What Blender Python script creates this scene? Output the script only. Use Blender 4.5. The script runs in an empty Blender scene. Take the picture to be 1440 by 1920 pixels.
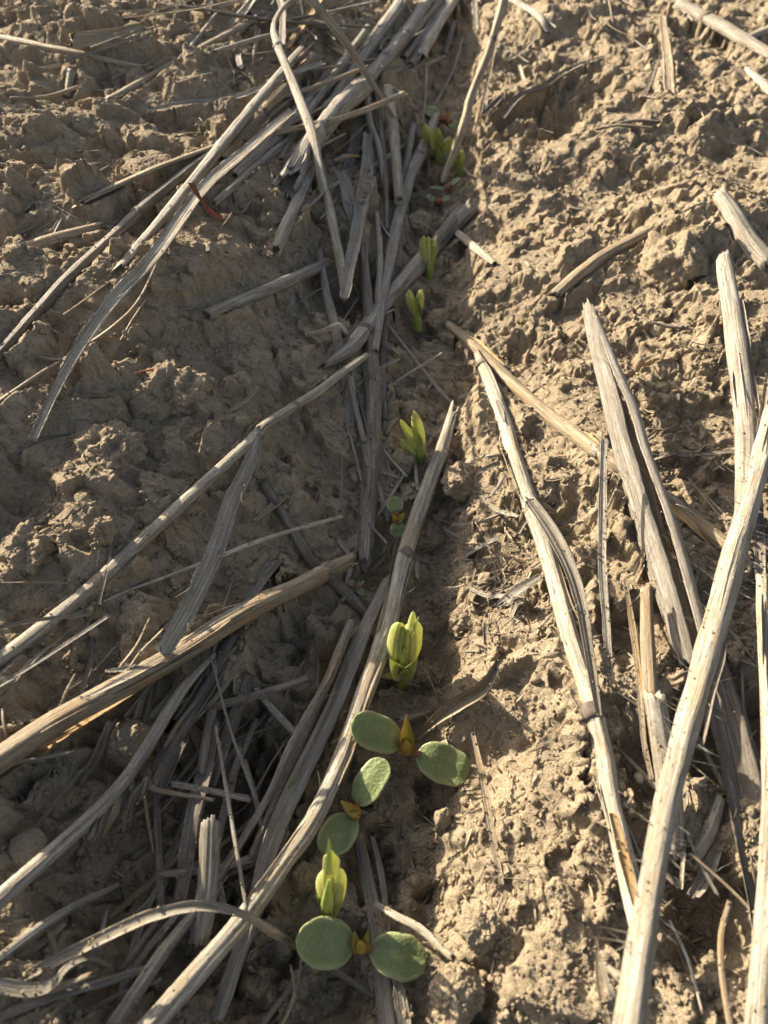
import bpy, math, random
import numpy as np
from mathutils import Vector, noise as mnoise

# ------------------------------------------------------------------ camera, sky, sun, exposure
SC = bpy.context.scene
COL = SC.collection
MM = 0.001
CAM_H, PITCH, LENS = 150.0, 50.0, 26.0
SUN_AZ, SUN_EL = 50.0, 22.0          # degrees left of straight ahead, above the horizon

cam = bpy.data.cameras.new('camera'); cam_o = bpy.data.objects.new('camera', cam); COL.objects.link(cam_o)
cam_o.location = (0, 0, CAM_H*MM); cam_o.rotation_euler = (math.radians(90-PITCH), 0, 0)
cam.sensor_width = 36; cam.lens = LENS; cam.clip_start = 0.002; cam.clip_end = 200
cam.dof.use_dof = True; cam.dof.focus_distance = 0.172; cam.dof.aperture_fstop = 30
SC.camera = cam_o
az, el = math.radians(SUN_AZ), math.radians(SUN_EL)
SUN_DIR = Vector((-math.sin(az)*math.cos(el), math.cos(az)*math.cos(el), math.sin(el)))
w = bpy.data.worlds.new('World'); SC.world = w; w.use_nodes = True
nt = w.node_tree
sky = nt.nodes.new('ShaderNodeTexSky'); sky.sky_type = 'NISHITA'; sky.sun_disc = False
sky.sun_elevation = el; sky.sun_rotation = -az
bg = nt.nodes['Background']; bg.inputs['Strength'].default_value = 0.080
sky.air_density = 0.8; sky.dust_density = 4.0; sky.ozone_density = 0.6
hs = nt.nodes.new('ShaderNodeHueSaturation'); hs.inputs['Saturation'].default_value = 0.72
nt.links.new(sky.outputs[0], hs.inputs['Color']); nt.links.new(hs.outputs[0], bg.inputs[0])
sl = bpy.data.lights.new('sun', 'SUN'); sl.energy = 5.0; sl.angle = math.radians(0.55); sl.color = (1.0, 0.87, 0.68)
so = bpy.data.objects.new('sun', sl); COL.objects.link(so); so.rotation_euler = SUN_DIR.to_track_quat('Z', 'Y').to_euler()
so.location = (-1, 1, 1)
SC.view_settings.view_transform = 'Standard'; SC.view_settings.look = 'None'; SC.view_settings.exposure = 1.58
SC.render.engine = 'CYCLES'; SC.cycles.max_bounces = 6; SC.cycles.use_denoising = True

# ------------------------------------------------------------------ rays through picture points
F = LENS/36*1920
pr = math.radians(PITCH)
FWD = np.array([0, math.cos(pr), -math.sin(pr)]); UP = np.array([0, math.sin(pr), math.cos(pr)]); RIGHT = np.array([1., 0, 0])
EYE = np.array([0, 0, CAM_H])
def ray(px, py):
    return RIGHT*((px-720)/F) - UP*((py-960)/F) + FWD
def flat(px, py, z=0.0):
    d = ray(px, py); return EYE + d*((z-CAM_H)/d[2])

# ------------------------------------------------------------------ noise
def _h(ix, iy, seed):
    h = (ix.astype(np.uint32)*np.uint32(374761393) + iy.astype(np.uint32)*np.uint32(668265263) + np.uint32((seed*974711+12345) & 0xffffffff))
    h = (h ^ (h >> np.uint32(13)))*np.uint32(1274126177)
    return h ^ (h >> np.uint32(16))
def perlin(x, y, seed=0):
    x0 = np.floor(x); y0 = np.floor(y); fx = x-x0; fy = y-y0
    ix = x0.astype(np.int64); iy = y0.astype(np.int64)
    u = fx*fx*fx*(fx*(fx*6-15)+10); v = fy*fy*fy*(fy*(fy*6-15)+10)
    def g(dx, dy):
        a = _h(ix+dx, iy+dy, seed).astype(np.float64)*(2*math.pi/4294967296.0)
        return np.cos(a)*(fx-dx) + np.sin(a)*(fy-dy)
    a = g(0, 0); b = g(1, 0); c = g(0, 1); d = g(1, 1)
    return (a+(b-a)*u + ((c+(d-c)*u)-(a+(b-a)*u))*v)*1.5
def fbm(x, y, n, seed=0, gain=.5):
    s = 0; a = 1.0
    for i in range(n):
        s = s + a*perlin(x*2**i, y*2**i, seed+i*17); a *= gain
    return s
def sstep(a, b, x):
    t = np.clip((x-a)/(b-a), 0, 1); return t*t*(3-2*t)

# ------------------------------------------------------------------ the lie of the land (millimetres)
_fp = np.array([flat(x, y)[:2] for x, y in [(705, 1900), (735, 1500), (785, 1100), (812, 800), (830, 500), (848, 250), (860, 100)]])
def furrow(y): return np.interp(y, _fp[:, 1], _fp[:, 0])
def softp(d, k): return k*np.logaddexp(0, d/k)
MOUNDS = [(flat(px, py)[:2], r, h) for px, py, r, h in ((1030, 1370, 24, 6), (1275, 520, 24, 8), (330, 735, 20, 8), (190, 880, 18, 7), (250, 1140, 16, 6), (110, 1320, 18, 5), (170, 620, 22, 7), (950, 1770, 15, 5), (40, 1030, 16, 6),
    (1000, 560, 24, 5), (1180, 330, 30, 6), (250, 290, 32, 8), (470, 640, 18, 4), (100, 480, 26, 6), (1090, 1000, 12, 3), (928, 160, 13, 9), (1000, 112, 15, 8), (1085, 100, 12, 6), (60, 1700, 16, 5))]
def macro(x, y):
    c = furrow(y)
    dl = c-x; dr = x-c
    zl = (.36+.19*sstep(85, 170, y))*softp(dl-6, 3.0); zl = 46*np.tanh(zl/46)
    edge = 3.0*perlin(y/11+2.2, y*0+.5, 3)
    zr = .20*softp(dr-10, 3.0)+8.0*sstep(6, 14, dr+edge); zr = 28*np.tanh(zr/28)
    far = sstep(900, 2500, np.abs(x)+np.abs(y))
    und = 5.5*fbm(x/75+3.1, y/85+7.7, 2, 5) + 2.2*fbm(x/24, y/26, 2, 9)*np.clip(np.abs(x-c)/22, .15, 1)
    for (mx, my), r, h in MOUNDS:
        d2 = ((x-mx)**2+(y-my)**2)/(r*r); und = und+h*np.exp(-d2*d2*.8)
    return (zl+zr)*(1-far) + 25*far + und

class Grid:     # coarse copy of the land for laying things on it
    xs = np.arange(-420, 421, 1.5); ys = np.arange(-80, 1300, 1.5)
    X, Y = np.meshgrid(xs, ys)
    Z = macro(X, Y)
def Hm(x, y):
    fx = np.clip((x+420)/1.5, 0, len(Grid.xs)-1.001); fy = np.clip((y+80)/1.5, 0, len(Grid.ys)-1.001)
    i = np.floor(fx).astype(int); j = np.floor(fy).astype(int); u = fx-i; v = fy-j; Z = Grid.Z
    return (Z[j, i]*(1-u)+Z[j, i+1]*u)*(1-v) + (Z[j+1, i]*(1-u)+Z[j+1, i+1]*u)*v
_T = np.concatenate([np.arange(45, 300, .5), np.arange(300, 1300, 2)])
def hit(px, py, lift=0.0):
    """depth along the view axis at which the ray meets the land raised by lift"""
    d = ray(px, py); P = EYE + d[None]*_T[:, None]
    g = P[:, 2]-Hm(P[:, 0], P[:, 1])-lift
    k = np.where(g <= 0)[0]
    if len(k) == 0: return _T[-1]
    k = k[0]
    if k == 0: return _T[0]
    a, b = g[k-1], g[k]
    return _T[k-1] + (_T[k]-_T[k-1])*a/(a-b)
def at(px, py, lift=0.0): return EYE + ray(px, py)*hit(px, py, lift)

# ------------------------------------------------------------------ mesh and object helpers
class MB:
    def __init__(s): s.V = []; s.Q = []; s.T = []; s.UQ = []; s.UT = []; s.n = 0
    def add(s, V, Q=None, T=None, UQ=None, UT=None):
        V = np.asarray(V, float)
        if Q is not None and len(Q):
            s.Q.append(np.asarray(Q)+s.n); s.UQ.append(UQ if UQ is not None else np.zeros((len(Q), 4, 2)))
        if T is not None and len(T):
            s.T.append(np.asarray(T)+s.n); s.UT.append(UT if UT is not None else np.zeros((len(T), 3, 2)))
        s.V.append(V); s.n += len(V)
    def build(s, name, mat, parent=None, origin=None, smooth=True, tint=None):
        V = np.concatenate(s.V)*MM
        o0 = np.array(origin, float)*MM if origin is not None else np.zeros(3)
        V = V-o0
        Q = np.concatenate(s.Q) if s.Q else np.zeros((0, 4), int); T = np.concatenate(s.T) if s.T else np.zeros((0, 3), int)
        me = bpy.data.meshes.new(name)
        nq, ntr = len(Q), len(T)
        me.vertices.add(len(V)); me.vertices.foreach_set('co', V.astype(np.float32).ravel())
        me.loops.add(nq*4+ntr*3); me.loops.foreach_set('vertex_index', np.concatenate([Q.ravel(), T.ravel()]).astype(np.int32))
        me.polygons.add(nq+ntr)
        me.polygons.foreach_set('loop_start', np.concatenate([np.arange(nq)*4, nq*4+np.arange(ntr)*3]).astype(np.int32))
        me.polygons.foreach_set('use_smooth', np.full(nq+ntr, smooth))
        uv = np.concatenate([np.concatenate(s.UQ).reshape(-1, 2) if s.UQ else np.zeros((0, 2)), np.concatenate(s.UT).reshape(-1, 2) if s.UT else np.zeros((0, 2))])
        me.uv_layers.new(name='UVMap').data.foreach_set('uv', uv.astype(np.float32).ravel())
        me.update(calc_edges=True); me.validate()
        me.materials.append(mat)
        o = bpy.data.objects.new(name, me); COL.objects.link(o)
        if parent is not None:
            o.parent = parent
        else:
            o.location = o0
        if tint: o.color = tint
        return o
def tag(o, label, cat, group=None):
    o['label'] = label; o['category'] = cat
    if group: o['group'] = group
    return o
def empty(name, loc, label, cat, group=None):
    o = bpy.data.objects.new(name, None); COL.objects.link(o); o.location = np.array(loc)*MM; o.empty_display_size = .005
    return tag(o, label, cat, group)

# ------------------------------------------------------------------ materials
def newmat(name):
    m = bpy.data.materials.new(name); m.use_nodes = True
    return m, m.node_tree, m.node_tree.nodes['Principled BSDF']
def N(nt, typ, **kw):
    n = nt.nodes.new(typ)
    for k, v in kw.items():
        if k in n.inputs: n.inputs[k].default_value = v
        else: setattr(n, k, v)
    return n
def ramp(nt, stops, fac):
    r = nt.nodes.new('ShaderNodeValToRGB'); e = r.color_ramp.elements
    while len(e) < len(stops): e.new(.5)
    for i, (p, c) in enumerate(stops):
        e[i].position = p; e[i].color = (*c, 1) if len(c) == 3 else c
    nt.links.new(fac, r.inputs[0]); return r.outputs[0]
def mix(nt, fac, a, b, mode='MIX'):
    m = nt.nodes.new('ShaderNodeMix'); m.data_type = 'RGBA'; m.blend_type = mode
    for s, v in ((m.inputs[0], fac), (m.inputs[6], a), (m.inputs[7], b)):
        if hasattr(v, 'links'): nt.links.new(v, s)
        else: s.default_value = v if not isinstance(v, tuple) or len(v) == 4 else (*v, 1)
    return m.outputs[2]
def math_(nt, op, a, b=None):
    m = nt.nodes.new('ShaderNodeMath'); m.operation = op
    for s, v in ((m.inputs[0], a), (m.inputs[1], b)):
        if v is None: continue
        if hasattr(v, 'links'): nt.links.new(v, s)
        else: s.default_value = v
    return m.outputs[0]

def soil_material(name='soil', lo=(.21, .162, .108), mid=(.39, .312, .212), hi=(.51, .425, .305)):
    m, nt, b = newmat(name)
    geo = N(nt, 'ShaderNodeNewGeometry')
    def noise(scale, det=4, rough=.6):
        n = N(nt, 'ShaderNodeTexNoise', Scale=scale, Detail=det, Roughness=rough)
        nt.links.new(geo.outputs['Position'], n.inputs['Vector']); return n.outputs[0]
    big = noise(28, 3); med = noise(190, 5, .65); fine = noise(900, 4, .7); grain = noise(2600, 3, .75)
    col = ramp(nt, [(.25, lo), (.5, mid), (.78, hi)], math_(nt, 'ADD', math_(nt, 'MULTIPLY', med, .55), math_(nt, 'MULTIPLY', fine, .45)))
    col = mix(nt, math_(nt, 'MULTIPLY', ramp(nt, [(.38, (0, 0, 0)), (.7, (1, 1, 1))], big), .45), col, (.44, .355, .235))
    col = mix(nt, math_(nt, 'MULTIPLY', ramp(nt, [(.60, (0, 0, 0)), (.72, (1, 1, 1))], grain), .55), col, (.58, .50, .37))
    col = mix(nt, math_(nt, 'MULTIPLY', ramp(nt, [(.30, (1, 1, 1)), (.40, (0, 0, 0))], grain), .5), col, (.10, .07, .042))
    nt.links.new(col, b.inputs['Base Color']); b.inputs['Roughness'].default_value = .95; b.inputs['Specular IOR Level'].default_value = .12
    b1 = N(nt, 'ShaderNodeBump', Strength=1.0, Distance=.0013); nt.links.new(fine, b1.inputs['Height'])
    b2 = N(nt, 'ShaderNodeBump', Strength=1.0, Distance=.0007); nt.links.new(grain, b2.inputs['Height']); nt.links.new(b1.outputs[0], b2.inputs['Normal'])
    nt.links.new(b2.outputs[0], b.inputs['Normal'])
    return m

def straw_material(name, dark, mid, light, stain, stain_amt=.5, speck=.5, transl=.0):
    m, nt, b = newmat(name)
    uv = N(nt, 'ShaderNodeUVMap'); oi = N(nt, 'ShaderNodeObjectInfo')
    off = N(nt, 'ShaderNodeCombineXYZ')
    nt.links.new(math_(nt, 'MULTIPLY', oi.outputs['Random'], 913.0), off.inputs[0])
    nt.links.new(math_(nt, 'MULTIPLY', oi.outputs['Random'], 371.0), off.inputs[1])
    add = N(nt, 'ShaderNodeVectorMath', operation='ADD'); nt.links.new(uv.outputs[0], add.inputs[0]); nt.links.new(off.outputs[0], add.inputs[1])
    def noise(sx, sy, det=3, rough=.6):
        mp = N(nt, 'ShaderNodeMapping'); mp.inputs['Scale'].default_value = (sx, sy, 1); nt.links.new(add.outputs[0], mp.inputs[0])
        n = N(nt, 'ShaderNodeTexNoise', Scale=1.0, Detail=det, Roughness=rough); nt.links.new(mp.outputs[0], n.inputs['Vector']); return n.outputs[0]
    fib = noise(.07, 1.9, 5, .72); wide = noise(.05, .55, 3); patch = noise(.09, .22, 5, .65); spk = noise(.95, 1.7, 2, .5); dust = noise(.55, .7, 6, .75); crk = noise(.035, 1.5, 3, .6)
    col = ramp(nt, [(.36, dark), (.50, mid), (.62, light)], math_(nt, 'ADD', math_(nt, 'MULTIPLY', fib, .66), math_(nt, 'MULTIPLY', wide, .34)))
    col = mix(nt, math_(nt, 'MULTIPLY', ramp(nt, [(.50, (0, 0, 0)), (.62, (1, 1, 1))], patch), stain_amt), col, stain)
    col = mix(nt, math_(nt, 'MULTIPLY', ramp(nt, [(.52, (0, 0, 0)), (.66, (1, 1, 1))], dust), .5), col, (.34, .26, .165))
    col = mix(nt, math_(nt, 'MULTIPLY', ramp(nt, [(.655, (0, 0, 0)), (.69, (1, 1, 1))], spk), speck), col, (.045, .035, .03))
    lines = ramp(nt, [(.0, (1, 1, 1)), (.022, (0, 0, 0))], math_(nt, 'ABSOLUTE', math_(nt, 'SUBTRACT', crk, .5)))
    col = mix(nt, math_(nt, 'MULTIPLY', lines, .6), col, (.09, .07, .052))
    v = N(nt, 'ShaderNodeHueSaturation'); nt.links.new(col, v.inputs['Color'])
    nt.links.new(math_(nt, 'ADD', math_(nt, 'MULTIPLY', oi.outputs['Random'], .32), .80), v.inputs['Value'])
    col = v.outputs[0]
    nt.links.new(col, b.inputs['Base Color']); b.inputs['Roughness'].default_value = .62; b.inputs['Specular IOR Level'].default_value = .3
    b1 = N(nt, 'ShaderNodeBump', Strength=1.0, Distance=.0006); nt.links.new(fib, b1.inputs['Height'])
    b2 = N(nt, 'ShaderNodeBump', Strength=.7, Distance=.0005); nt.links.new(dust, b2.inputs['Height']); nt.links.new(b1.outputs[0], b2.inputs['Normal'])
    nt.links.new(b2.outputs[0], b.inputs['Normal'])
    if transl:
        tr = N(nt, 'ShaderNodeBsdfTranslucent'); nt.links.new(col, tr.inputs[0])
        ms = N(nt, 'ShaderNodeMixShader', Fac=transl); nt.links.new(b.outputs[0], ms.inputs[1]); nt.links.new(tr.outputs[0], ms.inputs[2])
        nt.links.new(ms.outputs[0], nt.nodes['Material Output'].inputs[0])
    return m

def leaf_material(name, c0, c1, tip=None, edge=None, transl=.3, grain=1400, bump=.0003, rough=.5, veins=False):
    """uv.x runs base to tip, uv.y side to side"""
    m, nt, b = newmat(name)
    geo = N(nt, 'ShaderNodeNewGeometry'); uv = N(nt, 'ShaderNodeUVMap'); sp = N(nt, 'ShaderNodeSeparateXYZ'); nt.links.new(uv.outputs[0], sp.inputs[0])
    def noise(scale, det=3):
        n = N(nt, 'ShaderNodeTexNoise', Scale=scale, Detail=det, Roughness=.6); nt.links.new(geo.outputs['Position'], n.inputs['Vector']); return n.outputs[0]
    g = noise(grain, 3); big = noise(220, 3)
    col = ramp(nt, [(.3, c0), (.7, c1)], math_(nt, 'ADD', math_(nt, 'MULTIPLY', g, .55), math_(nt, 'MULTIPLY', big, .45)))
    if tip: col = mix(nt, math_(nt, 'MULTIPLY', ramp(nt, [(.35, (0, 0, 0)), (1, (1, 1, 1))], sp.outputs[0]), .8), col, tip)
    if edge:
        e = math_(nt, 'MULTIPLY', math_(nt, 'ABSOLUTE', math_(nt, 'SUBTRACT', sp.outputs[1], .5)), 2.0)
        col = mix(nt, math_(nt, 'MULTIPLY', ramp(nt, [(.72, (0, 0, 0)), (.97, (1, 1, 1))], e), .85), col, edge)
    nt.links.new(col, b.inputs['Base Color']); b.inputs['Roughness'].default_value = rough; b.inputs['Specular IOR Level'].default_value = .35
    if veins:       # midrib and slanting side veins
        av = math_(nt, 'ABSOLUTE', math_(nt, 'SUBTRACT', sp.outputs[1], .5))
        ph = math_(nt, 'SINE', math_(nt, 'MULTIPLY', math_(nt, 'SUBTRACT', sp.outputs[0], math_(nt, 'MULTIPLY', av, .8)), 46.0))
        vv = math_(nt, 'MULTIPLY', ramp(nt, [(.80, (0, 0, 0)), (1, (1, 1, 1))], ph), .22)
        rib = math_(nt, 'MULTIPLY', ramp(nt, [(.0, (1, 1, 1)), (.05, (0, 0, 0))], av), .38)
        col = mix(nt, math_(nt, 'ADD', vv, rib), col, tuple(min(1, q*1.45) for q in c1))
        nt.links.new(col, b.inputs['Base Color'])
    b1 = N(nt, 'ShaderNodeBump', Strength=.7, Distance=bump); nt.links.new(g, b1.inputs['Height']); nt.links.new(b1.outputs[0], b.inputs['Normal'])
    if transl:
        tr = N(nt, 'ShaderNodeBsdfTranslucent'); nt.links.new(col, tr.inputs[0])
        ms = N(nt, 'ShaderNodeMixShader', Fac=transl); nt.links.new(b.outputs[0], ms.inputs[1]); nt.links.new(tr.outputs[0], ms.inputs[2])
        nt.links.new(ms.outputs[0], nt.nodes['Material Output'].inputs[0])
    return m

M = {
 'soil': soil_material(),
 'clod': soil_material('clod_soil', (.21, .165, .11), (.385, .308, .21), (.49, .41, .295)),
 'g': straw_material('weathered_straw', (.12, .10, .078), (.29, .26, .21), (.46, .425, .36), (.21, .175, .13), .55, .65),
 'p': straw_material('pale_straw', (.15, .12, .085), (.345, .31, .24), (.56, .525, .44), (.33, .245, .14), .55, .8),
 't': straw_material('tan_straw', (.14, .10, .06), (.33, .265, .175), (.48, .41, .295), (.33, .20, .08), .55, .5),
 'o': straw_material('orange_straw', (.26, .15, .06), (.50, .335, .15), (.66, .50, .28), (.52, .27, .07), .7, .3),
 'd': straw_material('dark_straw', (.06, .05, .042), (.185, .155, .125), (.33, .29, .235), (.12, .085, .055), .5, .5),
 'b': straw_material('dry_blade', (.19, .155, .11), (.38, .335, .26), (.54, .50, .42), (.38, .31, .20), .4, .35, .22),
 'r': straw_material('red_husk', (.16, .045, .022), (.34, .095, .045), (.46, .18, .09), (.32, .09, .04), .4, .4, .2),
 'node': straw_material('straw_joint', (.035, .03, .025), (.16, .13, .10), (.34, .29, .22), (.06, .05, .04), .5, .6),
 'cot': leaf_material('cotyledon_green', (.120, .158, .058), (.225, .265, .108), edge=(.30, .31, .15), rough=.42, transl=.14, grain=1500, bump=.00035),
 'cotred': leaf_material('red_stalk', (.20, .075, .04), (.32, .14, .06), transl=.15),
 'young': leaf_material('young_red_edged_leaf', (.30, .30, .05), (.44, .41, .08), edge=(.40, .12, .06), tip=(.42, .30, .07), transl=.4),
 'youngo': leaf_material('young_orange_leaf', (.44, .29, .06), (.54, .41, .09), edge=(.40, .15, .06), transl=.4),
 'sprout': leaf_material('sprout_yellow_green', (.44, .47, .12), (.58, .58, .22), edge=(.62, .62, .34), veins=True, transl=.42, grain=800),
 'sproutd': leaf_material('sprout_green', (.27, .34, .08), (.40, .45, .13), edge=(.5, .52, .24), veins=True, transl=.38, grain=800),
 'stone': leaf_material('stone', (.20, .165, .11), (.33, .28, .20), transl=0, grain=700, bump=.0003, rough=.9),
}

# ------------------------------------------------------------------ sweeps: stems, half stems, blades
def catmull(P, n):
    P = np.asarray(P, float)
    if len(P) == 2:
        t = np.linspace(0, 1, n)[:, None]; return P[0]*(1-t)+P[1]*t
    Q = np.vstack([2*P[0]-P[1], P, 2*P[-1]-P[-2]])
    seg = np.linalg.norm(np.diff(P, axis=0), axis=1)**.5; k = np.concatenate([[0], np.cumsum(seg)]); k /= k[-1]
    out = []
    for t in np.linspace(0, 1, n):
        i = min(np.searchsorted(k, t, side='right')-1, len(P)-2); u = (t-k[i])/(k[i+1]-k[i])
        p0, p1, p2, p3 = Q[i], Q[i+1], Q[i+2], Q[i+3]
        out.append(.5*((2*p1)+(-p0+p2)*u+(2*p0-5*p1+4*p2-p3)*u*u+(-p0+3*p1-3*p2+p3)*u**3))
    return np.array(out)
def frames(P):
    T = np.gradient(P, axis=0); T /= np.linalg.norm(T, axis=1)[:, None]+1e-9
    up = np.array([0, 0, 1.0]); Ns = []
    n = up-T[0]*T[0].dot(up)
    if np.linalg.norm(n) < .2: n = np.array([0, -1.0, 0])-T[0]*T[0].dot(np.array([0, -1.0, 0]))
    n /= np.linalg.norm(n)
    for t in T:
        n = n-t*t.dot(n); n /= np.linalg.norm(n)+1e-9; Ns.append(n.copy())
    Ns = np.array(Ns); S = np.cross(T, Ns); return T, Ns, S
def n1(rs, n, k):       # smooth 1-D noise
    kn = max(3, int(k)); v = rs.uniform(-1, 1, kn); return np.interp(np.linspace(0, kn-1, n), np.arange(kn), v)
def loft(mb, rings, us, vs, cap=True):
    """rings: list of (K,3) closed loops; us: length at each ring; vs: distance around"""
    R = np.array(rings); n, K = R.shape[:2]
    i = np.arange(n-1)[:, None]; j = np.arange(K)[None]; jn = (j+1) % K
    Q = np.stack([i*K+j, i*K+jn, (i+1)*K+jn, (i+1)*K+j], -1).reshape(-1, 4)
    us = np.asarray(us); vv = np.append(vs, vs[-1]+(vs[1]-vs[0]))
    U = np.zeros((n-1, K, 4, 2))
    U[..., 0, 0] = us[:-1, None]; U[..., 1, 0] = us[:-1, None]; U[..., 2, 0] = us[1:, None]; U[..., 3, 0] = us[1:, None]
    U[..., 0, 1] = vv[None, :-1]; U[..., 1, 1] = vv[None, 1:]; U[..., 2, 1] = vv[None, 1:]; U[..., 3, 1] = vv[None, :-1]
    V = R.reshape(-1, 3); T = []
    if cap:
        c0 = len(V); V = np.vstack([V, R[0].mean(0), R[-1].mean(0)])
        jj = np.arange(K); jn = (jj+1) % K
        T = np.vstack([np.stack([np.full(K, c0), jn, jj], -1), np.stack([np.full(K, c0+1), (n-1)*K+jj, (n-1)*K+jn], -1)])
        UT = np.zeros((len(T), 3, 2)); UT[:K, :, 0] = us[0]; UT[K:, :, 0] = us[-1]
        mb.add(V, Q, T, U.reshape(-1, 4, 2), UT)
    else: mb.add(V, Q, None, U.reshape(-1, 4, 2))

def sweep(mb, P, W, kind='t', seed=0, jag=(.5, .5), flatten=.85, span=200, thick=.16, roll=0., groove=.09, cup=.25, wob=.028, taper=(0, 0), twist=0.):
    """P control points, W full widths at them; kind t tube, h split half tube, b blade"""
    rs = np.random.RandomState(seed)
    L = np.linalg.norm(np.diff(P, axis=0), axis=1).sum(); wm = float(np.mean(W))
    n = int(np.clip(L/max(.55, wm*.35), 10, 110))
    C = catmull(P, n)
    kk = np.linalg.norm(np.diff(P, axis=0), axis=1)**.5; kk = np.concatenate([[0], np.cumsum(kk)]); kk /= kk[-1]
    tt = np.linspace(0, 1, n); Wd = np.interp(tt, kk, W)
    if taper[0]: Wd = Wd*np.clip(tt/taper[0], .12, 1)**.7
    if taper[1]: Wd = Wd*np.clip((1-tt)/taper[1], .12, 1)**.7
    T, Nn, S = frames(C)
    amp = wm*wob*2
    if L > 45 and kind == 't': amp *= .45
    C = C + S*(n1(rs, n, L/14)*amp)[:, None] + Nn*(n1(rs, n, L/14)*amp*.5)[:, None]
    Wd = Wd*(1+.07*n1(rs, n, L/6))
    s = np.concatenate([[0], np.cumsum(np.linalg.norm(np.diff(C, axis=0), axis=1))])
    rollv = math.radians(roll)+math.radians(twist)*tt+.12*n1(rs, n, max(3, L/25))
    if kind == 't':
        K = 26; a = np.linspace(0, 2*math.pi, K, endpoint=False)
        gr = 1+groove*rs.uniform(-1, 1, K)+groove*.6*np.sin(a*3+rs.uniform(0, 6))
        cx = np.cos(a)*.5*gr; cy = np.sin(a)*.5*flatten*gr; tq = a/(2*math.pi)
    else:
        m = 13
        if kind == 'h':
            sp = math.radians(span); aa = np.linspace(-sp/2, sp/2, m)
            ox = np.sin(aa)*.5; oy = np.cos(aa)*.5*flatten
            gr = 1+groove*rs.uniform(-1, 1, m); ox = ox*gr; oy = oy*gr
            ix = ox*(1-thick*2); iy = oy*(1-thick*2)
            oy -= .1; iy -= .1
        else:
            q = np.linspace(-.5, .5, m); ox = q; oy = cup*(.25-q*q)*(-1)*2 + groove*.5*rs.uniform(-1, 1, m)
            ix = q*.985; iy = oy-thick*(1-.6*(2*q)**2)
        cx = np.concatenate([ox, ix[::-1]]); cy = np.concatenate([oy, iy[::-1]]); K = 2*m
        tq = np.concatenate([np.linspace(0, .5, m), np.linspace(.5, 0, m)])
    def jagv():
        j = rs.uniform(-1, 1, K)+.8*np.sin(tq*2*math.pi*rs.choice([1, 2])+rs.uniform(0, 6))
        if kind != 't':
            h = K//2; j[h:] = j[:h][::-1]
        return j*.5
    LV = np.array([n1(rs, n, L/5) for _ in range(K)]).T*(.045 if kind == 't' else 0)
    if kind != 't': LV = LV*0
    rings = []; us = []
    def ring(i, sc=1.0, sh=None):
        cr, sr = math.cos(rollv[i]), math.sin(rollv[i])
        lv = 1+LV[i]
        x = (cx*cr-cy*sr)*Wd[i]*sc*lv; y = (cx*sr+cy*cr)*Wd[i]*sc*lv
        R = C[i]+S[i]*x[:, None]+Nn[i]*y[:, None]
        if sh is not None: R = R+T[i]*np.asarray(sh)[:, None]
        return R
    j0 = jagv()*jag[0]*Wd[0]; j1 = jagv()*jag[1]*Wd[-1]
    edge = None
    if kind != 't':     # ragged long edges
        edge = np.zeros((n, K)); h = K//2
        e1 = n1(rs, n, L/2.5)*.05; e2 = n1(rs, n, L/2.5)*.05
    if kind == 't' :
        d = min(1.6*Wd[0], L*.12)
        rings += [ring(0, .55, np.full(K, d)), ring(0, .70, j0+.15*Wd[0])]; us += [s[0], s[0]]
    for i in range(n):
        fall0 = max(0, 1-s[i]/(max(.5, jag[0])*Wd[0]*1.6)); fall1 = max(0, 1-(s[-1]-s[i])/(max(.5, jag[1])*Wd[-1]*1.6))
        R = ring(i, 1.0, j0*fall0+j1*fall1)
        if edge is not None:
            off = np.zeros(K); off[0] = off[-1] = -e1[i]; off[h-1] = off[h] = e2[i]
            R = R+S[i]*(off*Wd[i])[:, None]*math.cos(rollv[i])+Nn[i]*(off*Wd[i])[:, None]*math.sin(rollv[i])
        rings.append(R); us.append(s[i])
    if kind == 't':
        d = min(1.6*Wd[-1], L*.12)
        rings += [ring(n-1, .70, j1-.15*Wd[-1]), ring(n-1, .55, np.full(K, -d))]; us += [s[-1], s[-1]]
    loft(mb, rings, us, tq*math.pi*wm*(1 if kind == 't' else 1.2))
    return C, Wd, T, Nn, S

def fibrils(mb, C, Wd, S, Nn, T, n, seed, lng=(1.5, 5), rad=.075, out=.4):
    rs = np.random.RandomState(seed)
    for k in range(n):
        i = rs.randint(1, len(C)-1); sg = rs.choice([-1, 1]); l = rs.uniform(*lng)
        b = C[i]+S[i]*sg*Wd[i]*.46*rs.uniform(.5, 1)+Nn[i]*Wd[i]*.2*rs.uniform(0, 1)
        dd = T[i]*rs.choice([-1, 1])*rs.uniform(.4, 1.2)+S[i]*sg*rs.uniform(.2, 1.6)*out+Nn[i]*rs.uniform(.0, .5); dd /= np.linalg.norm(dd)
        P = [b, b+dd*l*.5+Nn[i]*.1*l*rs.uniform(-1, 1), b+dd*l+S[i]*sg*l*.15]
        Cc = catmull(P, 6); T2, N2, S2 = frames(Cc); rr = rad*np.linspace(1.3, .3, 6)
        rings = [Cc[q]+(S2[q]*np.cos(a)+N2[q]*np.sin(a))*rr[q] for q in range(6) for a in [None] if False] or [np.array([Cc[q]+(S2[q]*math.cos(a)+N2[q]*math.sin(a))*rr[q] for a in (0, 2.09, 4.19)]) for q in range(6)]
        loft(mb, rings, np.linspace(0, l, 6), np.array([0, .1, .2]))

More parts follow.
